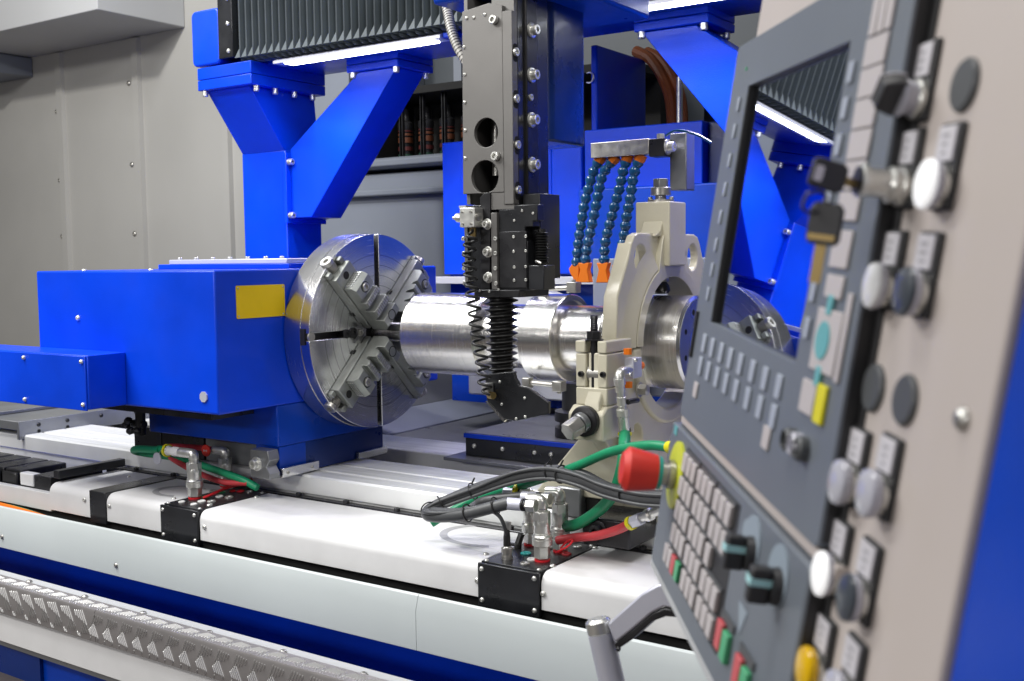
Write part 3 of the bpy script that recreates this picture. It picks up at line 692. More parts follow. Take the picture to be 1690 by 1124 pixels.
# ------------------------------------------------------------------ blue cabinets of the turning unit behind the shaft
cb = thing('rear_cabinet', 'bright blue sheet cabinet behind the tool ram', 'cabinet', (-2.2, 3.5, .9))
bx(-2.535, -2.045, 3.3, 3.9, 1.69, 2.192).build('door', 'blue', cb, bevel=.003)
bx(-2.040, -1.915, 3.29, 3.9, 1.69, 2.150).build('side_door', 'blue', cb, bevel=.006)
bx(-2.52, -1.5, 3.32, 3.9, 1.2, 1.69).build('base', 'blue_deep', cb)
bx(-2.54, -1.50, 3.25, 3.32, 1.655, 1.682).build('ledge', 'cowl', cb, bevel=.002)
bx(-1.60, -1.565, 3.245, 3.25, 1.60, 1.64).build('switch_plate', 'label', cb)
b = B(); b.prism([(-2.34, 1.25), (-2.34, 1.62), (-2.28, 1.655), (-2.05, 1.655), (-1.9, 1.60), (-1.9, 1.25)], Y, 3.18, 3.24)
tag(b.build('guard_plate', 'cowl', bevel=.006), 'pale grey guard plate behind the shaft left of the ram', 'guard plate')
ts = thing('turning_unit', 'dark blue turning unit housing behind the steady rest', 'housing', (-1.65, 3.4, 1.3))
bx(-1.908, -1.462, 3.30, 3.62, 1.985, 2.192).build('upper_body', 'blue', ts, bevel=.004)
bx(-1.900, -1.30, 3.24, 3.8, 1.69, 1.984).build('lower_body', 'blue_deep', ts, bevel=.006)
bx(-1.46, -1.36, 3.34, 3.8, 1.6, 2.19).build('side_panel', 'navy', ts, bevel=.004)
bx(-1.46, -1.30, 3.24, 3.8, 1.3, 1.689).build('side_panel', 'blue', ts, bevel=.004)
mbx = at(985, 100, Y, 3.36).x; bx(-1.915, mbx, 3.36, at(1066, 72, X, mbx).y, 2.193, 2.495).build('motor_box', 'blue', ts, bevel=.006)
tag(bx(at(978, 450, Y, 3.1).x, -1.30, 3.10, 3.14, 1.3, 1.745).build('guard_plate', 'wall_cool', bevel=.004), 'lavender grey guard plate below the orange coolant nozzles', 'guard plate')
b = B(); b.lathe([(0, .02), (0, .012), (0, .009)], (0, 0, 0), (1, 0, 0), 8); b.bm.free()
p = at(972, 128, Y, 3.35); ring = B()
pts = [p+Vector((.018*math.cos(R(a)), 0, .018*math.sin(R(a)))) for a in range(-120, 150, 30)]
ring.tube(pts, .003, 8); tag(ring.build('lifting_ring', 'bright'), 'small bright lifting ring on the blue motor box', 'ring')
o = B(); o.cyl((-1.60, 3.42, 2.193), (-1.60, 3.42, 2.36), .011, 16); tag(o.build('guide_rod', 'bright'), 'bright vertical steel rod standing on the blue housing', 'rod')
for k, (dx, r) in enumerate(((0, .022), (.045, .018))):
    o = B(); o.tube([at(1050+dx*400, 85, Y, 3.76), at(1074+dx*400, 98, Y, 3.72), at(1094+dx*400, 128, Y, 3.68), at(1107+dx*400, 165, Y, 3.66), at(1111+dx*400, 225, Y, 3.64)], r, 10)
    tag(o.build('conduit', 'copper'), ('thick orange brown conduit curving down behind the steel rod', 'thinner orange brown conduit right of the thick one')[k], 'conduit', 'conduits behind the steel rod')
o = B(); o.prism([(-1.70, 2.193), (-1.70, 2.35), (-1.66, 2.42), (-1.52, 2.36), (-1.50, 2.193)], Y, 3.85, 3.9)
tag(o.build('conduit_bracket', 'oxide'), 'black bracket behind the orange conduits', 'bracket')
# table with bellows behind the ram toe
tb = thing('cross_slide', 'low blue edged cross slide table behind the ram toe', 'slide table', (-1.6, 2.9, 1.1))
bx(-2.045, -1.2, 2.75, 3.25, 1.176, 1.190).build('top_plate', 'blue', tb, bevel=.001)
bx(-2.043, -1.2, 2.754, 3.249, 1.1902, 1.1925).build('top_sheet', 'traysheet', tb)
bx(-2.045, -1.2, 2.76, 3.25, 1.117, 1.1755).build('skirt', 'black', tb, bevel=.002)
bx(-2.09, -1.2, 2.70, 3.3, 1.106, 1.117).build('foot', 'steelgrey', tb, bevel=.002)
for x in (-2.01, -1.90, -1.78, -1.72): screw((x, 2.76, 1.15), NY, .008, tb, 'button', 'bright')
bb = B(); bb.lathe([(0, .085), (.03, .085), (.035, .07), (.045, .07), (.05, .085), (.08, .085), (.085, .062), (.17, .062), (.175, .05), (.18, .05)], (-1.68, 2.88, 1.193), (0, 0, 1), 32)
tag(bb.build('post_bellows', 'rubber'), 'black round post cover between the ram toe and the steady rest', 'post cover')
tag(bx(-1.80, -1.52, 2.95, 3.15, 1.374, 1.48).build('blue_carriage', 'blue', bevel=.003), 'blue block seen under the shaft behind the clamp arm', 'block')
# rear sloping tray sheets
tr = thing('rear_chip_tray', 'grey folded chip tray sheets behind the slideways', 'chip tray', (-2.4, 3.2, 1.0))
for i, (x0, z0, x1, z1, m) in enumerate(((-4.2, 1.42, -3.02, 1.30, 'traysheet'), (-3.02, 1.30, -2.78, 1.15, 'traysheet'), (-2.78, 1.15, -2.58, 1.105, 'wall_cool'), (-2.58, 1.10, -2.2, 1.07, 'traysheet'), (-2.2, 1.065, -.6, 1.06, 'steelgrey'))):
    b = B(); b.prism([(x0, z0-.02), (x0, z0), (x1, z1), (x1, z1-.02)], Y, 3.001, 4.0); b.build('tray_sheet', m, tr, bevel=.003)
bx(-2.3, -.6, 3.0, 3.04, .93, 1.10).build('tray_edge', 'steelgrey', tr)

# ------------------------------------------------------------------ vertical tool ram
rx0, rx1, ry = -1.552, -1.404, 2.10
rm = thing('tool_ram', 'tall dark grey vertical tool ram with two round holes in its front plate', 'tool ram', (-1.48, 2.2, 1.36))
def hp(px, py, r_, n=28):
    p = at(px, py, Y, ry); return circ(p.x, p.z, r_, n)
fp = B(); fp.prism([(rx0, 1.905), (-1.432, 1.905), (-1.432, 2.335), (-1.47, 2.345), (rx0+.005, 2.335)], Y, ry, ry+.012, holes=[hp(802, 219, .0345), hp(800, 292, .0395)])
fp.build('front_plate', 'ramgrey', rm, bevel=.001)
b = B(); b.prism([(-1.4305, 1.876), (rx1, 1.876), (rx1, 2.32), (-1.4305, 2.32)], Y, ry-.002, ry+.02); b.build('front_strip', 'ramgrey', rm, bevel=.001)
b = B(); b.prism([(-1.49, 1.865), (-1.45, 1.865), (-1.404, 1.865), (-1.404, 1.875), (-1.4325, 1.875), (-1.4325, 1.904), (-1.47, 1.904), (-1.485, 1.895)], Y, ry+.001, ry+.02); b.build('lower_corner', 'ramgrey', rm)
bx(-1.47, -1.406, ry+.012, ry+.05, 2.30, 2.9).build('upper_plate', 'ramgrey', rm, bevel=.001)
bx(rx0+.002, rx0+.012, ry+.0125, 2.255, 1.88, 2.9).build('side_wall', 'ramgrey', rm)
bx(rx0+.012, rx1-.03, ry+.10, ry+.11, 1.88, 2.9).build('inner_wall', 'rubber', rm)
B().cyl((-1.50, ry+.07, 1.95), (-1.50, ry+.07, 2.3), .012, 14).build('inner_rod', 'dull', rm)
bx(rx1-.03, rx1-.0005, ry+.021, 2.255, 1.868, 2.9).build('side_plate', 'black', rm, bevel=.002)
bx(-1.42, rx1+.006, 2.150, 2.20, 1.9, 2.9).build('side_rail', 'oxide', rm, bevel=.003)
for z in (2.64,): pass
for px, py in ((770, 30), (782, 29), (800, 24), (766, 78), (767, 123), (767, 169), (768, 215), (768, 261)): screw(at(px, py, Y, ry), NY, .0045, rm, 'button', 'bright')
screw(at(816, 33, Y, ry-.002), NY, .0105, rm, 'socket', 'bright'); screw(at(819, 258, Y, ry-.002), NY, .0105, rm, 'socket', 'bright')
for px, py in ((877, 50), (877, 124), (877, 198), (878, 272)): screw(at(px, py, X, rx1+.006), PX, .012, rm, 'washer', 'bright', h=.013)
screw(at(876, 161, X, rx1+.006), PX, .008, rm, 'socket', 'bright', h=.004)
for px, py in ((850, 86), (851, 163), (853, 239), (854, 314)):
    p = at(px, py, X, rx1)
    b = B(); b.prism(rrect(p.y-.009, p.y+.011, p.z-.022, p.z+.02, .009), X, rx1-.0004, rx1+.0006); b.build('slot', 'hole_shade', rm)
    screw(p+Vector((.001, 0, 0)), PX, .010, rm, 'socket', 'bright', h=.006)
rc = B(); rc.prism(rrect(-1.60, -1.404, 2.258, 2.45, .03, 5)[:], Z, 2.035, 2.9)
tag(rc.build('ram_carriage', 'navy', bevel=.006, ang=50), 'dark blue cast carriage behind the black side of the ram', 'carriage')
tag(bx(-1.66, -1.30, 2.13, 2.60, 2.372, 2.55).build('carriage_head', 'blue_deep', bevel=.01), 'blue underside of the carriage head at the top edge above the ram', 'carriage head')
# lower tool head
lh = thing('gauge_block', 'black lower tool head with screw rows and a stepped block', 'tool head', (-1.42, 2.2, 1.66))
bx(-1.548, -1.462, ry+.012, 2.25, 1.675, 1.878).build('back_block', 'black', lh, bevel=.002)
bx(-1.552, -1.543, ry+.003, ry+.03, 1.68, 1.86).build('edge_bar', 'ramgrey', lh)
b = B(); b.prism([(-1.50, 1.676), (-1.50, 1.895), (-1.485, 1.905), (-1.47, 1.905), (-1.474, 1.676)], Y, ry-.004, ry+.0115); b.build('clamp_strip', 'oxide', lh, bevel=.001)
bx(-1.4655, -1.449, ry-.008, ry+.03, 1.676, 1.857).build('guide_bar', 'ramgrey', lh, bevel=.001)
b = B(); b.prism([(-1.448, 1.674), (-1.448, 1.864), (-1.405, 1.864), (-1.405, 1.873), (-1.34, 1.873), (-1.34, 1.835), (-1.352, 1.835), (-1.352, 1.822), (-1.375, 1.822), (-1.375, 1.79), (-1.368, 1.79), (-1.368, 1.674)], Y, ry, ry+.03); b.build('main_block', 'black', lh, bevel=.0015)
bx(-1.445, -1.369, ry-.004, ry-.0002, 1.68, 1.812).build('cover_plate', 'oxide', lh, bevel=.001)
bx(-1.367, -1.324, ry, ry+.05, 1.676, 1.733).build('side_block', 'black', lh, bevel=.002)
bx(-1.40, -1.352, ry+.03, ry+.12, 1.70, 1.9).build('top_block', 'black', lh, bevel=.002)
bx(-1.515, -1.385, ry-.012, ry+.12, 1.658, 1.6755).build('flange', 'oxide', lh, bevel=.002)
for px, py in ((805, 370), (806, 416), (807, 458)): screw(at(px, py, Y, ry-.004), NY, .0088, lh, 'washer', 'bright', h=.010)
for px, py in ((818, 394), (818, 418), (818, 443), (819, 468)): screw(at(px, py, Y, ry-.008), NY, .0052, lh, 'socket', 'bright', h=.003)
for px, py in ((765, 394), (766, 418), (766, 443), (767, 467)): screw(at(px, py, Y, ry+.003), NY, .0052, lh, 'socket', 'bright', h=.003)
for px, py in ((848, 391), (868, 390), (848, 415), (868, 414), (849, 441), (868, 440), (849, 463), (868, 462)): screw(at(px, py, Y, ry-.004), NY, .0036, lh, 'socket', 'bright', h=.002)
for px, py in ((792, 480), (808, 481), (823, 478), (849, 364), (862, 348), (880, 352)): screw(at(px, py, Y, ry-.012 if py > 470 else ry), NY, .003, lh, 'socket', 'bright', h=.002)
b = B(); pr = [(0, .010)]
for i in range(12): pr += [(.002+i*.0062, .016), (.0045+i*.0062, .010)]
pr += [(.08, .010)]
b.lathe(pr, (-1.347, ry+.03, 1.737), (0, 0, 1), 24); b.build('side_bellows', 'rubber', lh)
b = B(); b.tube([(-1.35, ry+.01, 1.739), (-1.342, ry-.004, 1.742), (-1.33, ry-.002, 1.737)], .003, 6); b.build('fitting', 'dull', lh)
# rubber boot (helical bellows)
bt = B(); n = 40; turns = 12; top = at(828, 486, Y, 2.135).z; H = top-at(828, 616, Y, 2.135).z; steps = turns*24
rings = []
cyb = 2.135; cx_ = at(828, 550, Y, cyb).x
for i in range(steps*2+1):
    pass
NS = 40; NH = 200
for j in range(NH+1):
    f = j/NH; z = top-H*f; row = []
    taper = 1-.10*f
    for i in range(NS):
        th = 2*math.pi*i/NS; ph = (f*turns+i/NS*1.0) % 1
        r = .0285+.0135*(math.cos(2*math.pi*ph)*.5+.5)**1.8
        r *= (.92 if f < .01 or f > .99 else 1)*taper
        row.append(bt.bm.verts.new((cx_+r*math.cos(th), cyb+r*math.sin(th), z)))
    rings.append(row)
for q, w in zip(rings, rings[1:]):
    for i in range(NS): bt.bm.faces.new((q[i], q[(i+1) % NS], w[(i+1) % NS], w[i]))
tag(bt.build('rubber_boot', 'rubber', ang=80), 'black ribbed rubber boot hanging below the tool head in front of the shaft', 'boot')
# toe block
tt = thing('probe_arm', 'black angled tool foot pointing right under the boot', 'tool foot', (-1.42, 2.14, 1.365))
P = [(800, 618), (847, 613), (850, 624), (857, 637), (872, 640), (905, 664), (905, 683), (850, 695), (832, 692), (803, 660)]
b = B(); b.prism([(lambda q: (q.x, q.z))(at(px, py, Y, 2.10)) for px, py in P], Y, 2.10, 2.112); b.build('body', 'black', tt, bevel=.002)
b = B(); q0, q1 = at(803, 661, Y, 2.10), at(833, 693, Y, 2.10); q2 = at(851, 696, Y, 2.1)
b.prism([(q0.x, q0.z-.0005), (q1.x, q1.z-.0005), (q1.x-.004, q1.z-.006), (q0.x-.004, q0.z-.003)], Y, 2.101, 2.111); b.build('wear_plate', 'steel', tt)
for px, py in ((825, 630), (866, 657), (828, 667), (852, 694), (867, 691)): screw(at(px, py-(3 if py > 690 else 0), Y, 2.10), NY, .0038, tt, 'button', 'bright')
b = B(); b.box(-1.488, -1.468, 2.075, 2.098, 1.43, 1.452); b.build('air_fitting', 'bright', tt, bevel=.002)
b = B(); b.cyl((-1.472, 2.085, 1.424), (-1.456, 2.08, 1.424), .009, 8); b.build('brass_fitting', 'brass', tt)
# air valve and coiled line
av = thing('air_valve', 'small nickel air valve with brass nipple left of the tool head', 'valve', (-1.53, 2.085, 1.80))
p = at(778, 360, Y, 2.08)
bx(p.x-.022, p.x+.022, 2.062, 2.098, p.z-.022, p.z+.024).build('body', 'bright', av, bevel=.002)
bx(p.x-.026, p.x-.005, 2.066, 2.094, p.z+.024, p.z+.030).build('top_tab', 'bright', av)
B().lathe([(0, .007), (.006, .011), (.02, .011), (.022, .006), (.032, .004), (.034, 0)], (p.x-.022, 2.08, p.z+.002), (-1, 0, 0), 14).build('knob', 'bright', av)
B().lathe([(0, .010), (.006, .010), (.008, .004), (.008, 0)], (p.x+.022, 2.078, p.z+.002), (1, -.4, 0), 14).build('plug', 'dull', av)
B().cyl((p.x+.004, 2.08, p.z-.022), (p.x+.004, 2.08, p.z-.044), .0085, 6).build('brass_nipple', 'brass', av)
for dx, dz in ((-.014, .014), (.012, .014), (.012, -.014), (-.012, -.014)): screw((p.x+dx, 2.062, p.z+dz), NY, .003, av, 'socket', 'dull')
cl = [at(x, y, Y, 2.06) for x, y in ((779, 378), (776, 400), (774, 430), (779, 480), (786, 540), (796, 600), (801, 640), (806, 652))]
def catm(P, m):
    Q = []
    for i in range(len(P)-1):
        a, b_, c, d = P[max(i-1, 0)], P[i], P[i+1], P[min(i+2, len(P)-1)]
        for k in range(m):
            t = k/m; Q.append(.5*((2*b_)+(c-a)*t+(2*a-5*b_+4*c-d)*t*t+(3*b_-a-3*c+d)*t**3))
    return Q+[P[-1]]
C_ = catm(cl, 40); hel = []; Ln = [0]
for a, b_ in zip(C_, C_[1:]): Ln.append(Ln[-1]+(b_-a).length)
tot = Ln[-1]; NT = 17; k = 0
for i in range(NT*14+1):
    s_ = tot*i/(NT*14)
    while k < len(Ln)-2 and Ln[k+1] < s_: k += 1
    c = C_[k].lerp(C_[k+1], (s_-Ln[k])/max(1e-9, Ln[k+1]-Ln[k]))
    a = 2*math.pi*i/14; rad = .0145*min(1, i/14, (NT*14-i)/14+.2)
    hel.append(c+Vector((math.cos(a)*rad, math.sin(a)*rad, 0)))
b = B(); b.tube(hel, .0036, 7, smooth=0); tag(b.build('coiled_air_line', 'rubber', ang=80), 'black coiled air line hanging beside the rubber boot', 'air line')
b = B(); b.tube([at(733, -10, Y, 2.35), at(739, 20, Y, 2.33), at(745, 48, Y, 2.30), at(756, 78, Y, 2.28), at(775, 110, Y, 2.27)], .013, 14)
o = b.build('corrugated_hose', 'hosewhite', ang=80); tag(o, 'cream corrugated hose hanging from the top edge left of the ram', 'hose')
P_ = catm([at(733, -10, Y, 2.35), at(739, 20, Y, 2.33), at(745, 48, Y, 2.30), at(756, 78, Y, 2.28), at(775, 110, Y, 2.27)], 7)
b = B()
for q, w in zip(P_, P_[1:]):
    b.cyl(q, q+(w-q).normalized()*.0022, .0143, 14)
b.build('ribs', 'ramgrey', o)['kind'] = 'stuff'

# ------------------------------------------------------------------ coolant bar with four segmented hoses
YC = 2.66
cbm = thing('coolant_manifold', 'grey steel coolant bar feeding four blue segmented hoses', 'manifold', (-1.40, YC, 2.0))
bx(-1.518, -1.336, YC, YC+.05, 2.028, 2.070).build('bar', 'dull', cbm, bevel=.002)
bx(-1.335, -1.29, YC+.0, YC+.05, 2.02, 2.068).build('end_block', 'oxide', cbm, bevel=.002)
screw((-1.29, YC+.02, 2.045), PX, .014, cbm, 'washer', 'bright', h=.015)
bx(-1.30, -1.25, YC+.055, YC+.11, 1.93, 2.085).build('bracket', 'steelgrey', cbm, bevel=.003)
b = B(); b.tube([(-1.29, YC+.01, 2.075), (-1.25, YC, 2.085), (-1.19, YC-.01, 2.068), (-1.15, YC-.01, 2.045)], .0035, 8); b.build('lever', 'loc', cbm)
b = B(); b.cyl((-1.31, YC+.02, 2.07), (-1.31, YC+.02, 2.082), .011, 6); b.build('nut', 'bright', cbm)
HP = [[(990, 263), (979, 283), (973, 305), (965, 335), (960, 365), (955, 395), (952, 425), (951, 440)],
      [(1013, 263), (996, 285), (991, 300), (986, 328), (981, 352), (974, 385), (968, 412), (966, 436)],
      [(1035, 262), (1028, 283), (1024, 305), (1017, 330), (1011, 352), (1004, 378), (998, 404), (997, 436)],
      [(1056, 262), (1047, 283), (1043, 305), (1040, 330), (1035, 352), (1031, 380), (1027, 405), (1022, 440)]]
LB = ('leftmost of four blue segmented coolant hoses, nozzle turned sideways', 'second blue segmented coolant hose from the left, flared orange nozzle', 'third blue segmented coolant hose from the left, flared orange nozzle', 'rightmost blue segmented coolant hose, ending behind the cream casting')
def segmesh():
    b = B(); b.lathe([(0, .60), (.10, .74), (.42, .98), (.60, 1.0), (.66, .86), (.80, .80), (.95, .62), (1.0, .50)], (0, 0, 0), (0, 0, 1), 16)
    bmesh.ops.recalc_face_normals(b.bm, faces=b.bm.faces); me = bpy.data.meshes.new('segment'); b.bm.to_mesh(me); b.bm.free()
    for p in me.polygons: p.use_smooth = True
    me.set_sharp_from_angle(angle=R(40)); me.materials.append(M['loc']); return me
SEG = segmesh()
for hi, hp_ in enumerate(HP):
    pp = catm([at(x, y, Y, YC+.025-.02*min(1, i/4)) for i, (x, y) in enumerate(hp_)], 12)
    t = thing('coolant_hose', LB[hi], 'coolant hose', pp[0], 'blue segmented coolant hoses')
    L_ = [0]
    for a, b_ in zip(pp, pp[1:]): L_.append(L_[-1]+(b_-a).length)
    n = 12; pts = []; k = 0
    for i in range(n+1):
        s_ = L_[-1]*i/n
        while k < len(L_)-2 and L_[k+1] < s_: k += 1
        pts.append(pp[k].lerp(pp[k+1], (s_-L_[k])/(L_[k+1]-L_[k])))
    B().lathe([(-.012, .0175), (.002, .0175), (.012, .014), (.014, .010)], pts[0], pts[1]-pts[0], 8).build('orange_nut', 'orange', t)
    for a, b_ in zip(pts, pts[1:]):
        d = b_-a; o = bpy.data.objects.new('segment', SEG); COL.objects.link(o); o.parent = t
        o.matrix_basis = t.matrix_world.inverted() @ Matrix.LocRotScale(a, (-d).to_track_quat('Z', 'Y').to_matrix().to_4x4().to_quaternion(), Vector((.0125, .0125, d.length*1.04)))
        o.matrix_basis = t.matrix_world.inverted() @ Matrix.LocRotScale(b_, (-d).to_track_quat('Z', 'Y'), Vector((.0160, .0160, d.length*1.04)))
    e = pts[-1]; b = B()
    if hi == 0:
        b.prism([(e.x-.010, e.z+.006), (e.x-.020, e.z-.006), (e.x-.016, e.z-.018), (e.x-.006, e.z-.032), (e.x-.002, e.z-.052), (e.x+.012, e.z-.052), (e.x+.014, e.z+.006)], Y, e.y-.01, e.y+.01)
    else:
        b.prism([(e.x-.019, e.z+.004), (e.x-.012, e.z-.016), (e.x-.021, e.z-.052), (e.x+.020, e.z-.052), (e.x+.012, e.z-.016), (e.x+.018, e.z+.004)], Y, e.y-.011, e.y+.011)
    b.build('nozzle', 'orange', t, bevel=.002)

# ------------------------------------------------------------------ cream steady rest
XF = -1.196
sr = thing('steady_rest', 'cream cast steady rest with eared arch over the shaft', 'steady rest', (XF, AXY, 1.115))
def arc(r, a0, a1, n=16, cy_=AXY, cz_=AXZ): return [(cy_+r*math.cos(R(a0+(a1-a0)*i/n)), cz_+r*math.sin(R(a0+(a1-a0)*i/n))) for i in range(n+1)]
up_plate = [(2.234, 1.532), (2.236, 1.561), (2.245, 1.656), (2.297, 1.741), (2.318, 1.783), (2.332, 1.801), (2.355, 1.808), (2.42, 1.808), (2.614, 1.808), (2.679, 1.808), (2.702, 1.801), (2.716, 1.783), (2.737, 1.741), (2.789, 1.656), (2.80, 1.561), (2.80, 1.532)]+arc(.19, 0, 180)
b = B(); b.prism(up_plate, X, XF-.036, XF-.014, holes=[circ(2.364, 1.744, .031, 24, .035), circ(2.668, 1.746, .031, 24, .035)]); b.build('upper_plate', 'cream', sr, bevel=.004, seg=3)
b = B(); b.prism([(2.2335, 1.5315), (2.2355, 1.561), (2.2445, 1.656), (2.2965, 1.741), (2.3175, 1.784), (2.330, 1.778), (2.309, 1.736), (2.258, 1.652), (2.249, 1.56), (2.247, 1.5315)], X, XF-.052, XF-.0155); b.build('plate_rim', 'cream', sr, bevel=.002)
ring = [(AXY+.20, 1.532)]+arc(.20, 8, 66, 8)+[(2.575, 1.80), (2.575, 1.802), (2.465, 1.802), (2.463, 1.80)]+arc(.20, 114, 172, 8)+[(AXY-.20, 1.532)]+arc(.168, 180, 0, 24)
ring = [p for i, p in enumerate(ring) if i == 0 or (Vector(p)-Vector(ring[i-1])).length > 1e-4]
b = B(); b.prism(ring, X, XF-.075, XF+.0); b.build('upper_arch', 'cream', sr, bevel=.010, seg=4)
bx(XF-.082, XF+.014, 2.468, 2.566, 1.725, 1.888).build('head_block', 'cream', sr, bevel=.004, seg=3)
b = B(); rows = []
for q in range(5):
    t = q/4; rad = .262-.058*t; xx = XF-.0145+.0125*(1-math.cos(t*math.pi/2))
    rows.append([b.bm.verts.new((xx, AXY+rad*math.cos(R(a)), AXZ+rad*math.sin(R(a)))) for a in range(112, 181, 4)])
for q, w in zip(rows, rows[1:]):
    for i in range(len(q)-1): b.bm.faces.new((q[i], q[i+1], w[i+1], w[i]))
b.build('arch_fillet', 'cream', sr, ang=80)
for s_ in (-1, 1):                             # blended webs beside the head block
    b = B(); y0 = 2.517+s_*.048
    b.prism([(y0, 1.80), (y0+s_*.045, 1.80), (y0+s_*.014, 1.815), (y0, 1.84)], X, XF-.06, XF-.005); b.build('web', 'cream', sr, bevel=.003)
# head screw
q = Vector((XF-.034, 2.517, 1.888))
b = B(); b.lathe([(0, .034), (.006, .034), (.006, .014), (.018, .014), (.018, .026), (.036, .026), (.038, .024), (.038, .018)], q, (0, 0, 1), 24); b.build('adjusting_collar', 'dull', sr)
b = B(); b.cyl(q+Vector((0, 0, .038)), q+Vector((0, 0, .060)), .0205, 6); b.build('hex_head', 'steelgrey', sr, bevel=.0015)
for a in (20, 110, 200, 290): screw(q+Vector((.027*math.cos(R(a)), .027*math.sin(R(a)), .006)), (0, 0, 1), .0058, sr, 'socket', 'dull', h=.008)
# quill and roller above the journal
b = B(); b.cyl((XF-.035, 2.517, 1.725), (XF-.035, 2.517, 1.685), .021, 20); b.build('quill', 'dull', sr)
b = B(); b.lathe([(0, .014), (.012, .023), (.024, .025), (.032, .02), (.033, 0)], (XF-.035, 2.517, 1.686), (0, 0, -1), 20); b.build('roller_tip', 'oxide', sr)
# lower half
low = [(2.170, 1.528), (2.170, 1.445), (2.150, 1.415), (2.150, 1.345), (2.20, 1.30), (2.27, 1.24), (2.27, 1.118), (3.0, 1.118), (3.0, 1.20), (2.88, 1.36), (2.83, 1.528), (2.70, 1.528)]+arc(.172, -1, -179, 24)
b = B(); b.prism(low, X, XF-.052, XF-.012, holes=[circ(2.34, 1.305, .030, 20, .036)]); b.build('lower_plate', 'cream', sr, bevel=.004, seg=3)
lr = [(AXY+.21, 1.528)]+arc(.21, -8, -172, 20)+[(AXY-.21, 1.528)]+arc(.170, 180, 360, 24)
b = B(); b.prism(lr, X, XF-.075, XF-.002); b.build('lower_arch', 'cream', sr, bevel=.008, seg=3)
bx(XF-.26, XF+.12, 2.272, 2.9, 1.118, 1.165).build('foot', 'cream', sr, bevel=.006)
b = B(); b.prism([(-1.285, 1.345), (-1.305, 1.32), (-1.44, 1.166), (XF+.10, 1.166), (XF+.002, 1.30), (XF+.002, 1.345)], Y, 2.235, 2.285); b.build('foot_web', 'cream', sr, bevel=.005, seg=3)
# slotted clamp pillar
zt = 1.556
for x0, x1 in ((-1.279, -1.252), (-1.220, XF+.0)):
    bx(x0, x1, 2.165, 2.275, 1.447, 1.526).build('pillar_cheek', 'cream', sr, bevel=.003)
    bx(x0, x1, 2.163, 2.290, 1.5275, zt).build('clamp_lug', 'cream', sr, bevel=.003)
bx(-1.279, XF, 2.165, 2.275, 1.405, 1.4465).build('pillar_cheek', 'cream', sr, bevel=.003)
b = B(); b.prism([(2.165, 1.4045), (2.142, 1.388), (2.142, 1.325), (2.30, 1.325), (2.30, 1.4045)], X, -1.288, XF+.002); b.build('pillar_base', 'cream', sr, bevel=.005)
B().cyl((-1.236, 2.178, 1.447), (-1.236, 2.178, 1.61), .009, 14).build('stud', 'oxide', sr)
thd = B(); thd.lathe([(i*.0022, .0098 if i % 2 else .0085) for i in range(16)], (-1.236, 2.178, 1.582), (0, 0, 1), 14); thd.build('stud_thread', 'oxide', sr)
B().cyl((-1.236, 2.178, 1.5565), (-1.236, 2.178, 1.578), .018, 6).build('stud_nut', 'oxide', sr, bevel=.001)
B().lathe([(0, .022), (.003, .022)], (-1.236, 2.178, 1.5560), (0, 0, 1), 20).build('washer', 'oxide', sr)
b = B(); b.cyl((-1.252, 2.19, 1.478), (-1.221, 2.19, 1.478), .022, 20); b.build('swing_eye', 'dull', sr)
for px, py in ((960, 617), (996, 618)): screw(at(px, py, Y, 2.165), NY, .007, sr, 'socket', 'oxide', h=.008)
q = Vector((-1.238, 2.142, 1.372))
b = B(); b.lathe([(0, .036), (.012, .036), (.014, .033)], q, NY, 28); b.build('clamp_collar', 'oxide', sr)
b = B(); b.lathe([(0, .024), (.012, .024), (.014, .022)], q+Vector((0, -.014, 0)), (-.25, -1, -.35), 24); b.build('clamp_washer', 'steelgrey', sr)
b = B(); b.cyl(q+Vector((-.003, -.026, -.004)), q+Vector((-.016, -.060, -.020)), .0225, 6); b.build('clamp_bolt', 'dull', sr, bevel=.002)
for p_, rr_ in (((XF-.012, 2.565, 1.757), .012), ((XF-.0, 2.328, 1.427), .0135)): screw(p_, PX, rr_, sr, 'hex', 'dull', h=.022)
# black spring clamps and blocks at the foot
for x0, x1, y0, y1, z0, z1, m_, lab in (
        (-1.37, -1.30, 2.22, 2.32, 1.115, 1.19, 'steelgrey', 'grey steel clamp block under the grey cable bundle'),
        (-1.245, -1.12, 2.13, 2.27, 1.085, 1.150, 'oxide', 'black foot clamp with a round bolt below the cable bundle'),
        (-1.30, -1.26, 2.24, 2.30, 1.115, 1.18, 'hole_shade', 'black block painted as the shaded gap between the steel clamp and the foot clamp')):  # near-black filler standing in for the shade between the clamps
    o = bx(x0, x1, y0, y1, z0, z1).build('foot_clamp', m_, bevel=.005); tag(o, lab, 'clamp')
    if m_ == 'oxide': screw((-1.20, 2.13, 1.122), NY, .015, o, 'washer', 'oxide')
    if m_ == 'steelgrey': screw((-1.30, 2.26, 1.155), PX, .012, o, 'washer', 'oxide')
# coolant tap on the steady rest
tp_ = thing('coolant_tap', 'nickel elbow and small ball valve with orange plugs on the steady rest', 'valve', at(1028, 640, X, XF+.03))
def V(px, py, x=XF+.03): return at(px, py, X, x)
b = B(); b.tube([V(1052, 610), V(1030, 612), V(1023, 618), V(1022, 632)], .0115, 12); b.build('elbow', 'bright', tp_, ang=60)
vb = V(1045, 608); bx(vb.x-.012, vb.x+.012, vb.y-.022, vb.y+.022, vb.z-.022, vb.z+.026).build('tee_block', 'lavender', tp_, bevel=.002)
for px, py, d in ((1036, 585, (0, 0, 1)), (1037, 630, (0, 0, -1)), (1054, 604, (0, 1, 0))):
    B().cyl(V(px, py), V(px, py)+Vector(d)*.014, .010, 8).build('orange_plug', 'orange', tp_)
for px, py in ((1048, 594), (1039, 618)): screw(V(px, py, XF+.045), PX, .005, tp_, 'socket', 'bright')
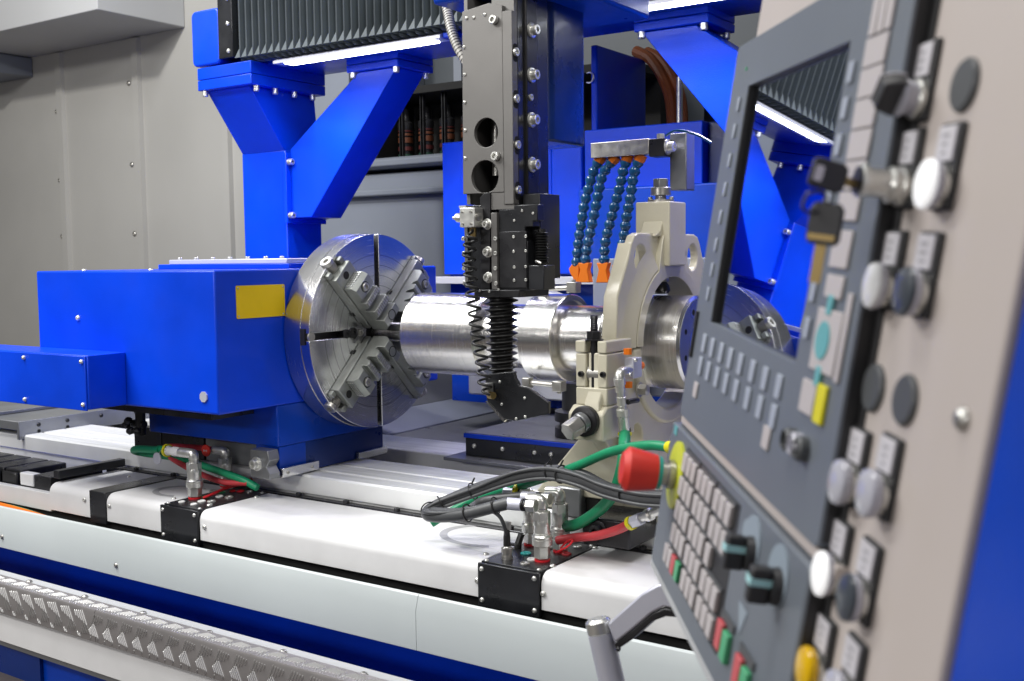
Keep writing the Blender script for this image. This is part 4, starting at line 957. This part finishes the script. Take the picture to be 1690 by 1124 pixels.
a_, b2 = V(1022, 624), V(1031, 712); d = (b2-a_)
prof = [(0, .014), (.12, .014), (.125, .0115), (.26, .0115), (.27, .009), (.34, .009), (.35, .0115), (.50, .0115), (.52, .0095), (.56, .0095), (.58, .015), (.70, .015), (.72, .0125), (.98, .0125), (1, .011)]
B().lathe([(h*d.length, r) for h, r in prof], a_, d, 12).build('valve_body', 'bright', tp_, ang=30)
q = V(1026, 663); b = B(); b.cyl(q+Vector((0, 0, 0)), q+Vector((.016, .01, 0)), .006, 10); b.tube([q+Vector((.016, .0, 0)), q+Vector((.02, .02, .001)), q+Vector((.02, .04, .0))], .0065, 8); b.build('lever', 'oxide', tp_)
B().cyl(V(1031, 714), V(1031, 718), .0165, 16).build('yellow_collar', 'keyyellow', tp_)

# ------------------------------------------------------------------ hoses and couplings
def hose(name, pts, r, m, label, cat='hose', group=None, n=14):
    b = B(); b.tube(pts, r, n); return tag(b.build(name, m, ang=80), label, cat, group)
hose('green_hose', [V(1031, 716), at(1030, 740, Y, 2.12), at(1026, 775, Y, 2.10), at(1012, 815, Y, 2.10), at(985, 845, Y, 2.12), at(950, 866, Y, 2.13), at(925, 868, Y, 2.16)], .0135, 'hose_green', 'green hose running down from the tap and curling behind the couplings')
hose('green_hose', [at(1108, 739, Y, 1.98), at(1070, 735, Y, 2.0), at(1010, 745, Y, 2.04), at(950, 770, Y, 2.08), at(880, 795, Y, 2.12), at(790, 822, Y, 2.13), at(735, 850, Y, 2.1), at(712, 864, Y, 2.08)], .0105, 'hose_green', 'long green hose running under the grey cable bundle to the panel')
hc = B(); hc.cyl(at(1104, 738, Y, 1.98), at(1112, 738, Y, 1.97), .013, 14); tag(hc.build('hose_collar', 'keyyellow'), 'yellow green collar on the green hose beside the control panel', 'collar')
# grey cable bundle
gp = [(1120, 825, 2.02), (1060, 822, 2.03), (1000, 808, 2.05), (955, 790, 2.06), (905, 780, 2.08), (850, 788, 2.08), (790, 808, 2.07), (735, 828, 2.05), (707, 843, 2.02), (712, 852, 2.0), (760, 850, 1.99), (810, 838, 2.0), (840, 830, 2.01)]
G0 = [at(*p[:2], Y, p[2]) for p in gp]
hose('grey_cable', G0, .0145, 'hose_grey', 'thickest grey cable of the looped bundle ending at the lower steel ferrule')
hose('grey_cable', [p+Vector((0, .017, .008-.003*(i % 3))) for i, p in enumerate(G0[:-2])]+[at(800, 826, Y, 2.06), at(868, 818, Y, 2.08)], .0105, 'hose_grey', 'grey cable along the back of the looped bundle ending at the upper ferrule')
hose('thin_cable', [p+Vector((0, -.014, .012 if i < 6 else .006)) for i, p in enumerate(G0[:9])]+[at(704, 846, Y, 1.985), at(740, 846, Y, 1.985), at(790, 838, Y, 1.99), at(822, 850, Y, 2.0), at(834, 875, Y, 2.02), at(836, 893, Y, 2.033)], .0045, 'hose_grey', 'thin dark cable leaving the bundle and dropping to the round plug')
hose('thin_cable', [p+Vector((0, -.012, -.012)) for i, p in enumerate(G0[:8])], .0045, 'hose_grey', 'thin cable strapped to the underside of the grey bundle')
for k, (i, f) in enumerate(((8, .0), (7, .3), (6, .2), (3, .6), (4, .0), (1, .5), (10, .2), (11, .2))):
    if i+1 >= len(G0): continue
    c = G0[i].lerp(G0[i+1], f)+Vector((0, .004, .001)); d = (G0[i+1]-G0[i]).normalized()
    a = d.orthogonal().normalized(); c2 = d.cross(a); rad = .0205
    b = B(); b.tube([c+(a*math.cos(R(w))+c2*math.sin(R(w)))*rad for w in range(0, 361, 30)], .0018, 6)
    if k in (3, 2, 4): b.tube([c+Vector((0, -.002, .022)), c+Vector((.008, -.004, .034))], .0022, 5, smooth=0)
    tag(b.build('cable_tie', 'rubber'), ('black cable tie at the left end of the grey cable loop', 'second black cable tie from the left on the bundle', 'black cable tie on the rising part of the bundle', 'black cable tie with a stub tail at the top of the bundle, right one',
        'black cable tie with a stub tail at the top of the bundle, left one', 'black cable tie on the bundle below the red mushroom button', 'black cable tie on the lower limb of the cable loop', 'last black cable tie before the steel ferrule')[k], 'cable tie', 'cable ties on the grey bundle')
def coupling(base, top, label, s=1.0, elbow=None, m='bright', hex2=True):
    base, top = Vector(base), Vector(top); L = (top-base).length; d = top-base
    t = thing('hose_coupling', label, 'coupling', base, 'steel quick couplings on the manifolds')
    B().lathe([(0, .0165*s), (.004, .0165*s), (.004, .014*s)], base, d, 20).build('red_seal', 'redring', t)
    B().cyl(base+d*.05, base+d*.26, .0175*s, 6, r2=.0175*s).build('hex_base', m, t, bevel=.001)
    B().lathe([(h*L, r*s) for h, r in ((.24, .015), (.27, .021), (.37, .021), (.375, .0195), (.40, .0195), (.405, .021), (.42, .021), (.45, .018), (.47, .018), (.475, .0170), (.60, .0170), (.605, .0178), (.66, .0178), (.70, .0165), (.70, .01))], base, d, 24).build('sleeve', m, t, ang=25)
    B().cyl(base+d*.66, base+d*.84, .0185*s, 6).build('hex_nut', m, t, bevel=.001)
    B().lathe([(.84*L, .012*s), (.88*L, .012*s), (.89*L, .009*s), (.94*L, .009*s)], base, d, 16).build('neck', m, t)
    if elbow is not None:
        e = Vector(elbow); q = base+d*.9
        B().tube([q, q+d*.08, q+d*.13+(e-q-d*.13).normalized()*.006, e], .0125*s, 12, smooth=4).build('elbow', m, t, ang=50)
    return t
# left group
b1 = at(322, 822, Z, 1.051); b2_ = at(373, 803, Z, 1.051)
coupling(b1, b1+Vector((0, 0, .128)), 'steel coupling nearer the camera on the left manifold, green hose', 1.2, b1+Vector((-.055, -.004, .133)))
coupling(b2_, b2_+Vector((0, 0, .108)), 'steel coupling at the back of the left manifold beside the red tag', 1.12, b2_+Vector((-.045, -.004, .112)))
e1 = b1+Vector((-.055, -.004, .133)); e2 = b2_+Vector((-.045, -.004, .112))
vl = thing('hose_end_valve', 'white hose end valve with yellow collar on the green hose', 'valve', e1)
B().lathe([(0, .014), (.03, .0145), (.03, .012), (.05, .012), (.052, .015), (.060, .015), (.060, .011)], e1, (-1, 0, 0), 16).build('body', 'white', vl)
B().cyl(e1+Vector((-.055, 0, 0)), e1+Vector((-.063, 0, 0)), .0195, 14).build('yellow_collar', 'keyyellow', vl)
q = e1+Vector((-.085, -.016, -.024)); b = B(); b.cyl(q, q+Vector((0, -.003, 0)), .018, 24); b.build('metal_tag', 'lavender', vl)
b = B(); b.tube([q+Vector((.004, 0, .014)), q+Vector((.018, .004, .03)), e1+Vector((-.052, -.012, .014))], .0012, 5); b.build('tag_wire', 'dull', vl)
rt_ = thing('red_hose_tag', 'round red tag on the red hose left of the back coupling', 'tag', e2)
B().cyl(e2+Vector((-.012, -.018, .0)), e2+Vector((-.012, -.024, 0)), .0185, 28).build('disc', 'red', rt_, bevel=.001)
b = B(); q = e2+Vector((-.012, -.0245, 0))
for dx, w, h in ((-.007, .0035, .006), (-.001, .004, .004), (.0055, .0035, .006)): b.box(q.x+dx-w/2, q.x+dx+w/2, q.y-.0003, q.y+.0004, q.z-h/2, q.z+h/2)
b.build('tag_mark', 'label', rt_)
hose('green_hose', [e1+Vector((-.06, 0, 0)), e1+Vector((-.10, .0, 0)), at(262, 743, Y, 2.07), at(228, 741, Y, 2.08), at(222, 744, Y, 2.10), at(240, 748, Y, 2.13), at(300, 757, Y, 2.16), at(350, 774, Y, 2.17), at(400, 792, Y, 2.17), at(425, 805, Y, 2.18)], .0115, 'hose_green', 'green hose looping left from the front coupling and back under the red one')
hose('red_hose', [e2+Vector((0, 0, 0)), e2+Vector((-.06, 0, .001)), at(285, 737, Y, 2.13), at(270, 741, Y, 2.15), at(278, 752, Y, 2.15), at(310, 772, Y, 2.15), at(345, 788, Y, 2.15), at(375, 797, Y, 2.16), at(410, 797, Y, 2.17)], .009, 'hose_red', 'pinkish red hose looping behind the left couplings')
b = B(); b.tube([at(335, 822, Z, 1.054), at(352, 815, Z, 1.062), at(372, 806, Z, 1.066), at(395, 800, Z, 1.075), at(415, 797, Z, 1.075)], .0045, 8)
q = at(410, 792, Z, 1.072); b.tube([q+Vector((.02*math.cos(R(a)), .02*math.sin(R(a)), .004)) for a in range(0, 361, 40)], .0042, 8)
tag(b.build('red_cap_strap', 'redring'), 'bright red cap strap lying across the left manifold', 'strap')
# right group
cR = [((895, 925), .138, (-.0, 0), 'tall steel coupling standing in front of the right cluster', 1.12), ((925, 910), .138, (0, 0), 'tall steel coupling at the right of the right cluster', 1.08), ((876, 899), .125, (0, 0), 'steel coupling at the back left of the right cluster', 1.02)]
fe = [at(871, 826, Y, 2.03), at(905, 817, Y, 2.07), at(862, 831, Y, 2.10)]
for k, ((px, py), h, _, lab, s_) in enumerate(cR):
    p = at(px, py, Z, 1.051); coupling(p, p+Vector((0, 0, h)), lab, s_, p+Vector((-.035, -.003, h+.002)))
def ferrule(p, d, label, L=.05, r=.0145):
    t = thing('hose_ferrule', label, 'ferrule', p, 'steel hose ferrules at the right cluster'); p = Vector(p); d = Vector(d).normalized()
    B().lathe([(0, r*.8), (.002, r), (L*.8, r), (L*.82, r*.9)], p, d, 20).build('sleeve', 'lavender', t)
    B().lathe([(L*.82, r*1.02), (L*.9, r*1.02), (L*.9, r*.8), (L*.96, r*.8), (L*.96, r*1.0), (L*1.05, r*1.0)], p, d, 16).build('clamp_ring', 'oxide', t)
    B().cyl(p+d*L*1.05, p+d*L*1.5, r*1.05, 6).build('hex_nut', 'bright', t, bevel=.001)
ferrule(at(836, 831, Y, 2.01), (1, .12, .02), 'steel ferrule on the thick grey cable, lower left of the cluster')
ferrule(at(862, 820, Y, 2.08), (1, .05, .03), 'steel ferrule on the rear grey cable, upper part of the cluster')
ferrule(at(832, 812, Y, 2.12), (1, .1, .05), 'fitting with a yellow collar on the green hose behind the cluster', .045, .0125)
tag(B().cyl(at(852, 811, Y, 2.12), at(856, 811, Y, 2.12), .0175, 14).build('hose_collar', 'keyyellow'), 'bright yellow collar on the green hose fitting behind the cluster', 'collar')
pg = thing('round_plug', 'ribbed round electrical plug on the left of the right manifold', 'plug', at(837, 922, Z, 1.051))
p = at(837, 922, Z, 1.051)
B().lathe([(0, .0135), (.008, .0135), (.008, .0125), (.016, .0125), (.016, .0135), (.026, .0135), (.028, .010), (.030, .0085)], p, (0, 0, 1), 18).build('socket_ring', 'dull', pg)
B().lathe([(0, .0085), (.02, .0085), (.04, .0065), (.042, .005)], p+Vector((0, 0, .03)), (0, 0, 1), 14).build('boot', 'rubber', pg)
bx(p.x-.008, p.x+.010, p.y-.004, p.y+.004, p.z+.07, p.z+.088).build('cable_label', 'tapewhite', pg)
p = at(855, 905, Z, 1.051)
b = B(); b.cyl(p+Vector((0, 0, 0)), p+Vector((0, 0, .012)), .009, 12); b.cyl(p+Vector((0, 0, .01)), p+Vector((.004, .01, .034)), .0085, 10); b.box(p.x-.03, p.x, p.y-.004, p.y+.004, p.z+.004, p.z+.011)
tag(b.build('black_cap', 'rubber', bevel=.001), 'small black tilted cap between the plug and the couplings', 'cap')
hose('red_hose', [at(920, 892, Y, 2.12), at(950, 887, Y, 2.12), at(985, 884, Y, 2.11), at(1020, 874, Y, 2.09), at(1042, 863, Y, 2.07)], .0105, 'hose_red', 'red hose running right from the couplings to a steel fitting')
ff = thing('hose_fitting', 'chrome fitting with yellow collar at the right end of the red hose', 'fitting', at(1044, 862, Y, 2.07))
a_, b3 = at(1042, 863, Y, 2.07), at(1085, 843, Y, 2.04); d = b3-a_
B().cyl(a_-d*.06, a_+d*.06, .0155, 16).build('yellow_collar', 'keyyellow', ff)
B().cyl(a_+d*.06, a_+d*.4, .0145, 6).build('hex_nut', 'lavender', ff, bevel=.001)
B().lathe([(.4*d.length, .009), (.6*d.length, .009), (.62*d.length, .014), (.75*d.length, .014), (.78*d.length, .009), (1.2*d.length, .012), (1.5*d.length, .012)], a_, d, 14).build('stem', 'bright', ff)
b = B(); q = at(938, 905, Y, 2.09)
b.tube([at(917, 912, Y, 2.08), at(935, 903, Y, 2.08), at(945, 893, Y, 2.09), at(938, 892, Y, 2.1), at(925, 905, Y, 2.1)], .0024, 6)
tag(b.build('red_cap_strap', 'redring'), 'thin red seal strap between the right couplings', 'strap')

# ------------------------------------------------------------------ control panel in the right foreground
pn = Vector((0.7966, 0.5863, -0.1476)).normalized(); pu = Vector((0.5864, -0.8086, -0.047)).normalized()
pv = pu.cross(pn); pv = -pv if pv.z < 0 else pv; po = -pn; PO = Vector((-0.4434, 1.0205, 1.6828))
pu = pv.cross(po).normalized()
PM = Matrix(((pu.x, pv.x, po.x, PO.x), (pu.y, pv.y, po.y, PO.y), (pu.z, pv.z, po.z, PO.z), (0, 0, 0, 1)))
def UV(px, py, w=0):
    o = PO+po*w; r = ray(px, py); t = (o-CAMP).dot(po)/r.dot(po); p = CAMP+r*t-o
    return p.dot(pu), p.dot(pv)
cp = thing('control_panel', 'slanted cream and slate machine control panel with mirror-like screen and many buttons', 'control panel', mtx=PM)
def pb(u0, u1, v0, v1, w0, w1, name, m, parent=cp, bevel=0): return B().box(u0, u1, v0, v1, w0, w1).build(name, m, parent, bevel=bevel, local=True)
WC = -.013                                        # cream sheet level
eu = UV(1622, 760, WC-.004)[0]; fu = UV(1537, 760, WC)[0]
hb = B(); hb.prism([(-.055, -.14), (-.055, WC), (fu-.012, WC), (fu, WC-.0004), (fu+.008, WC-.0014), (eu-.002, WC-.004), (eu, WC-.006), (eu, -.16), (.5, -.2), (0, -.2)], Y, -.2845, .75)
# prism normal Y gives (x, z)=(u, w), y=v
hb.build('housing', 'panelcream', cp, bevel=.002, ang=20, local=True)
bl = B(); bl.box(eu+.003, 1.3, -.9, .9, -.165, WC-.008); tag_ = bl.build('side_cover', 'blue_deep', cp, local=True)
# slate screens/keypads
def slab(u0, u1, v0, v1, w0, name, m='panel'):
    b = B(); b.prism(rrect(u0, u1, v0, v1, .006), Z, w0, 0); return b.build(name, m, cp, bevel=.003, seg=3, local=True)
b = B(); b.prism(rrect(-.072, .402, -.110, .286, .008), Z, WC+.0005, 0, holes=[[(0, 0), (.292, 0), (.292, .238), (0, .238)]])
up = b.build('upper_panel', 'panel', cp, bevel=.002, local=True)
pb(.4005, .4022, -.105, .280, WC, -.0025, 'panel_edge', 'panelside')
pb(.4025, .412, -.120, .287, WC+.0002, WC+.0015, 'edge_gap_shade', 'panelside')  # dark strip on the cream sheet, painting the shaded gap
pb(0.0005, .2915, 0.0005, .2375, -.008, -.006, 'screen', 'screen')
for a in ((-.0, .003, 0, .238), (.289, .292, 0, .238)): pb(a[0], a[1], a[2], a[3], -.0058, -.001, 'screen_bezel', 'panelside')
b = B(); b.prism(rrect(-.092, .402, -.284, -.122, .006), Z, WC+.0005, .002)
lo = b.build('lower_panel', 'panel', cp, bevel=.002, local=True)
pb(.4005, .4022, -.280, -.128, WC, -.0005, 'panel_edge', 'panelside')
pb(.4025, .412, -.30, -.122, WC+.0002, WC+.0015, 'edge_gap_shade', 'panelside')
pb(-.078, .43, -.1205, -.1115, WC, -.004, 'divider_strip', 'panelcream', bevel=.001)
pb(-.096, .36, -.292, -.2848, WC, .001, 'lower_trim', 'cowl', bevel=.001)
for k, (u0, v0) in enumerate(((-.0605, .2645),)): pb(u0+.04, u0+.045, v0-.009, v0-.006, 0, .001, 'status_light', 'keygreen')
def key(u, v, w, h, m='key', par=up, base=0.0, ht=.0022):
    o = B(); o.box(u-w/2, u+w/2, v-h/2, v+h/2, base+.0001, base+ht); return o.build('key', m, par, bevel=.0006, seg=1, local=True)
K1 = (-.0057, .0314, .07, .1065, .1446, .186, .2256, .2653)
for i, u in enumerate(K1):
    key(u, -.023, .0135, .019, 'keyblue'); key(u-.001, -.0470, .0135, .019, 'keyblue')
for v in (.1355, .1069, .078, .0521, .027, .165, .195, .222): key(-.024-.0, v, .0075, .014, 'keyblue')
key(-.0105, -.073, .016, .016, 'key'); key(.2558, -.066, .018, .018, 'key')
pb(-.062, -.055, -.045, .005, 0, .003, 'latch', 'panelside')
for v in (.2225, .2015, .1805, .1595, .1385, .1175): key(.352, v, .040, .0200, 'key')
for i in range(3): key(.339+i*.014, .255, .012, .042, 'key')
for v in (.2133, .1879, .1618, .128, .0914, .0554, .0283): key(.3085, v, .010, .0155, 'keyblue')
key(.352, .088, .036, .026); key(.352, .062, .034, .016); 
key(.354, .024, .050, .044, 'key'); key(.3865, .03, .008, .06, 'key')
cp_ = B(); cp_.prism(circ(.350, .024, .0135, 24), Z, .0023, .0032); cp_.build('round_cursor_key', 'keycyan', up, local=True)
key(.352, .049, .010, .014, 'keycyan', ht=.003); key(.352, -.001, .010, .014, 'keycyan', ht=.003)
key(.337, -.0185, .030, .024, 'key'); key(.366, -.0185, .0175, .027, 'keyyellow', ht=.003)
# connector sockets (small grey lumps) on the upper panel
for u in (.318, .334, .348):
    b = B(); b.lathe([(0, .009), (.006, .009), (.008, .007), (.003, .006), (.003, 0)], (u, -.054, 0), (0, 0, 1), 16); b.build('socket', 'plug' if u != .334 else 'lens_clear', up, local=True)
# keypad
LU = .002
pb(.003, .222, -.262, -.1315, .002, .0024, 'keypad_base', 'panelside', lo)
for r_ in range(5):
    for c in range(3):
        v = -.1459-r_*.0250
        if c == 2 and r_ == 2: ks = 1
        else: ks = 3
        pb(.0035+c*.0718, .0035+c*.0718+.066, v+.0098, v+.0135, .0024, .0040, 'key_guard', 'plug', lo)
        if r_ == 4 and c == 0:
            for k in range(4): key(-.008+k*.0195, v-.003, .0150, .0190, ('key', 'key', 'keyred', 'keygreen')[k], lo, .002, .0045)
            continue
        for k in range(ks): key(.0135+c*.0718+k*.0215, v, .0165, .0190, 'key', lo, .0024, .0045)
pb(-.075, -.060, -.133, -.1235, .002, .0028, 'corner_mark', 'keycyan', lo)
b = B(); b.prism([(.262, -.199), (.288, -.199), (.275, -.222)], Z, .002, .0026); b.build('scale_mark', 'knobgrey', lo, local=True)
for u, v in ((.2430, -.240), (.306, -.243)):
    key(u-.010, v, .016, .024, 'keyred', lo, .002, .005); key(u+.010, v-.002, .016, .024, 'keygreen', lo, .002, .005)
    pb(u-.019, u+.021, v+.013, v+.020, .002, .004, 'key_guard', 'plug', lo)
# override knobs
for k, (px, py, a) in enumerate(((1222, 912, 4), (1264, 966, -4))):
    u, v = UV(px, py, .012); b = B(); b.lathe([(0, .023), (.0015, .023)], (u-.006, v+.006, .002), (0, 0, 1), 32); kn = b.build('override_knob', 'knobgrey', lo, local=True)
    b = B(); b.lathe([(0, .014), (.006, .013), (.006, .010)], (u, v, .0036), (0, 0, 1), 24); b.build('knob_base', 'panelside', kn, local=True)
    mt = Matrix.Translation((u, v, 0)) @ Matrix.Rotation(R(a), 4, 'Z')
    b = B(); b.box(-.0055, .0055, -.0135, .0135, .0097, .025, mt); b.build('knob_grip', 'panelside', kn, bevel=.002, local=True)
    b = B(); b.box(-.0060, .0060, .0005, .0060, .0097, .0256, mt); b.build('pointer', 'knobcyan', kn, local=True)
u, v = .2497, -.145; b = B(); b.lathe([(0, .010), (.001, .010)], (u, v, .002), (0, 0, 1), 20); b.build('scale_mark', 'knobgrey', lo, local=True)
# emergency stop
eu_, ev = UV(1116, 784, .003)
b = B(); b.lathe([(0, .036), (.003, .036), (.0035, .035)], (eu_, ev, .0021), (0, 0, 1), 40); es = b.build('emergency_stop', 'estopyellow', lo, local=True)
b = B(); b.lathe([(0, .0135), (.003, .0135), (.003, .0155), (.009, .0155), (.009, .0125), (.016, .0125)], (eu_, ev, .0042), (0, 0, 1), 28); b.build('stem', 'dull', es, local=True)
b = B(); b.lathe([(0, .0175), (.0045, .0180)], (eu_, ev, .0205), (0, 0, 1), 28); b.build('teal_ring', 'teal', es, local=True)
b = B(); b.lathe([(0, .0190), (.029, .0238), (.031, .0236), (.0365, .0170), (.037, .0165), (.037, 0)], (eu_, ev, .0252), (0, 0, 1), 36); b.build('mushroom_head', 'red', es, local=True)
# illuminated push buttons on the cream sheet
def button(lx, ly, lens, kind='push'):
    u, v = UV(lx, ly, WC+.003); w = WC
    pl = B(); pl.prism(rrect(u-.0135, u+.0145, v-.038, v+.0125, .002), Z, w, w+.0035); 
    pl = pl.build({'push': 'push_button', 'selector': 'selector_switch', 'lock': 'key_switch'}[kind], 'panelside', cp, bevel=.001, local=True)
    pb(u-.0120, u+.0110, v-.0100, v+.0105, w+.0035, w+.005, 'label_card', 'label', pl, .0005)
    b = B()
    random.seed(int(lx*7+ly)); 
    for i in range(3):
        a = random.uniform(.002, .005); zz = v-.005+i*.005
        b.box(u-a-.001, u+a-.001, zz-.0012, zz+.0008, w+.005, w+.0052)
    b.build('label_print', 'ink', pl, local=True)
    cu, cv = u+.001, v-.024
    b = B(); b.lathe([(0, .0125), (.003, .0125), (.004, .0115), (.004, .010)], (cu, cv, w+.0036), (0, 0, 1), 28); b.build('collar', 'bright', pl, local=True)
    if kind == 'push':
        b = B(); b.lathe([(0, .0110), (.003, .0115), (.0035, .0146), (.0068, .0150)], (cu, cv, w+.0050), (0, 0, 1), 28); b.build('skirt', 'lens_clear' if lens != 'lens_yellow' else lens, pl, local=True)
        b = B(); b.lathe([(0, .0148), (.002, .0140), (.0032, .0108), (.0040, .0055), (.0042, 0)], (cu, cv, w+.0120), (0, 0, 1), 28); b.build('lens', lens, pl, local=True)
    elif kind == 'selector':
        b = B(); b.lathe([(0, .0105), (.005, .0108), (.007, .0122), (.009, .0112)], (cu, cv, w+.0076), (0, 0, 1), 28); b.build('skirt', 'lens_clear', pl, local=True)
        mt = Matrix.Translation((cu, cv, 0)) @ Matrix.Rotation(R(52), 4, 'Z')
        b = B(); b.prism([(-.0120, w+.014), (.0120, w+.014), (.0120, w+.020), (.009, w+.029), (-.009, w+.029), (-.0120, w+.020)], Y, -.0045, .0065); b.bm.transform(mt); b.build('grip', 'panelside', pl, bevel=.0012, local=True)
        b = B(); b.prism([(-.0122, w+.0142), (.0122, w+.0142), (.0122, w+.0205), (.0092, w+.030), (-.0092, w+.030), (-.0122, w+.0205)], Y, .0067, .0076); b.bm.transform(mt); b.build('grip_edge', 'label', pl, local=True)
    else:
        b = B(); b.lathe([(0, .0115), (.005, .0115), (.007, .0095), (.018, .0092), (.021, .0108), (.024, .0108), (.0245, .009)], (cu, cv, w+.0076), (0, 0, 1), 28); b.build('barrel', 'bright', pl, local=True)
        b = B(); b.lathe([(0, .0088), (.0012, .0088)], (cu, cv, w+.0322), (0, 0, 1), 24); b.build('cylinder_face', 'oxide', pl, local=True)
    return pl, (cu, cv)
BT = [((1528, 100), 'x', 'selector'), ((1502, 245), 'x', 'lock'), ((1566, 238), 'lens_lit', 'push'), ((1474, 412), 'lens_white', 'push'), ((1530, 417), 'lens_dark', 'push'),
      ((1416, 738), 'lens_clear', 'push'), ((1466, 752), 'lens_clear', 'push'), ((1387, 890), 'lens_lit', 'push'), ((1433, 925), 'lens_dark', 'push'), ((1360, 1048), 'lens_yellow', 'push'), ((1408, 1085), 'lens_clear', 'push')]
KEYU = None
for (lx, ly), ln_, kd in BT:
    pl, c = button(lx, ly, ln_, kd)
    if kd == 'lock': KEYU = c
for px, py in ((1590, 140), (1440, 640), (1492, 660)):
    u, v = UV(px, py, WC+.002); b = B(); b.lathe([(0, .0155), (.002, .0155), (.0035, .014), (.0035, 0)], (u, v, WC), (0, 0, 1), 32); b.build('blanking_plug', 'plug', cp, local=True)
b = B(); u, v = UV(1592, 692, WC-.003); b.lathe([(0, .0065), (.002, .0065), (.004, .005), (.005, .002), (.005, 0)], (u, v, WC-.003), (.08, 0, 1), 20); b.build('screw', 'dull', cp, local=True)
# keys hanging from the key switch
ku, kv = KEYU; wk = WC+.032
def keything(label, mt):
    t = thing('switch_key', label, 'key', mtx=PM @ mt, group='keys on the key switch')
    b = B(); b.prism([(-.017, .010), (-.012, .014), (.012, .014), (.016, .011), (.016, -.010), (.012, -.013), (-.012, -.013), (-.017, -.009)], Z, -.0028, .0028); b.build('bow', 'panelside', t, bevel=.0015, local=True)
    return t
m1 = Matrix.Translation((ku, kv, wk+.020)) @ Matrix.Rotation(R(-90), 4, 'Y') @ Matrix.Rotation(R(8), 4, 'Z') @ Matrix.Scale(.70, 4)
k1 = keything('black bow key plugged into the key switch', m1)
b = B(); b.box(-.034, -.017, -.0040, .0040, -.001, .001); b.build('blade', 'brass', k1, local=True)
b = B(); b.prism(rrect(.0125-.0075, .0130, -.007, .007, .002), Z, -.0034, -.0029); b.build('bow_window', 'label', k1, local=True)
m2 = Matrix.Translation((ku+.004, kv-.030, wk+.018)) @ Matrix.Rotation(R(50), 4, 'Y') @ Matrix.Rotation(R(-90), 4, 'Z') @ Matrix.Scale(.80, 4)
k2 = keything('second key dangling by its ring with a brass blade', m2)
b = B(); b.box(.015, .046, -.0045, .0045, -.001, .001); b.build('blade', 'brass', k2, local=True)
b = B(); b.box(.008, .0125, -.011, .011, .0029, .0035); b.build('bow_window', 'brass', k2, local=True)
b = B(); q0 = PM @ Vector((ku, kv-.010, wk+.024)); q1 = PM @ Vector((ku+.003, kv-.024, wk+.028))
b.tube([q0+(q1-q0)*t+po*(.006*s_) for t, s_ in ((0, 0), (.2, 1), (.8, 1), (1, 0), (.8, -1), (.2, -1), (0, 0))], .0012, 6)
tag(b.build('key_ring', 'oxide'), 'small dark ring joining the two keys', 'key ring')
# handle below the panel
hd = thing('panel_handle', 'polished tube handle on a dark curved arm below the panel', 'handle', at(1000, 1080, Y, 1.25))
YH = 1.30
H_ = lambda px, py: at(px, py, Y, YH)
P = [(1002, 1030), (1030, 1005), (1058, 980), (1085, 965), (1110, 962), (1135, 985), (1118, 1006), (1095, 1002), (1075, 1012), (1042, 1040), (1014, 1062)]
b = B(); b.prism([(H_(*p).x, H_(*p).z) for p in P], Y, YH, YH+.022); b.build('arm', 'lavender', hd, bevel=.003)
P2 = [(1013, 1063), (1042, 1041), (1075, 1013), (1096, 1004), (1120, 1008), (1120, 1020), (1098, 1018), (1076, 1026), (1042, 1056), (1016, 1074)]
b = B(); b.prism([(H_(*p).x, H_(*p).z) for p in P2], Y, YH+.0005, YH+.024); b.build('arm_underside', 'oxide', hd, bevel=.002)
a_, c_ = H_(980, 1024)+Vector((0, .01, 0)), H_(1016, 1180)+Vector((0, .01, 0)); d = (c_-a_).normalized()
B().lathe([(0, .014), (.004, .0185), (.020, .0185), (.022, .017)], a_, d, 32).build('end_collar', 'bright', hd)
B().lathe([(.0215, .016), (.022, .0185), (.26, .0185)], a_, d, 36).build('grip_tube', 'lavender', hd)
screw(H_(1018, 1070)+Vector((0, .0, 0)), (1, 0, -.3), .0035, hd, 'socket', 'oxide', h=.005)
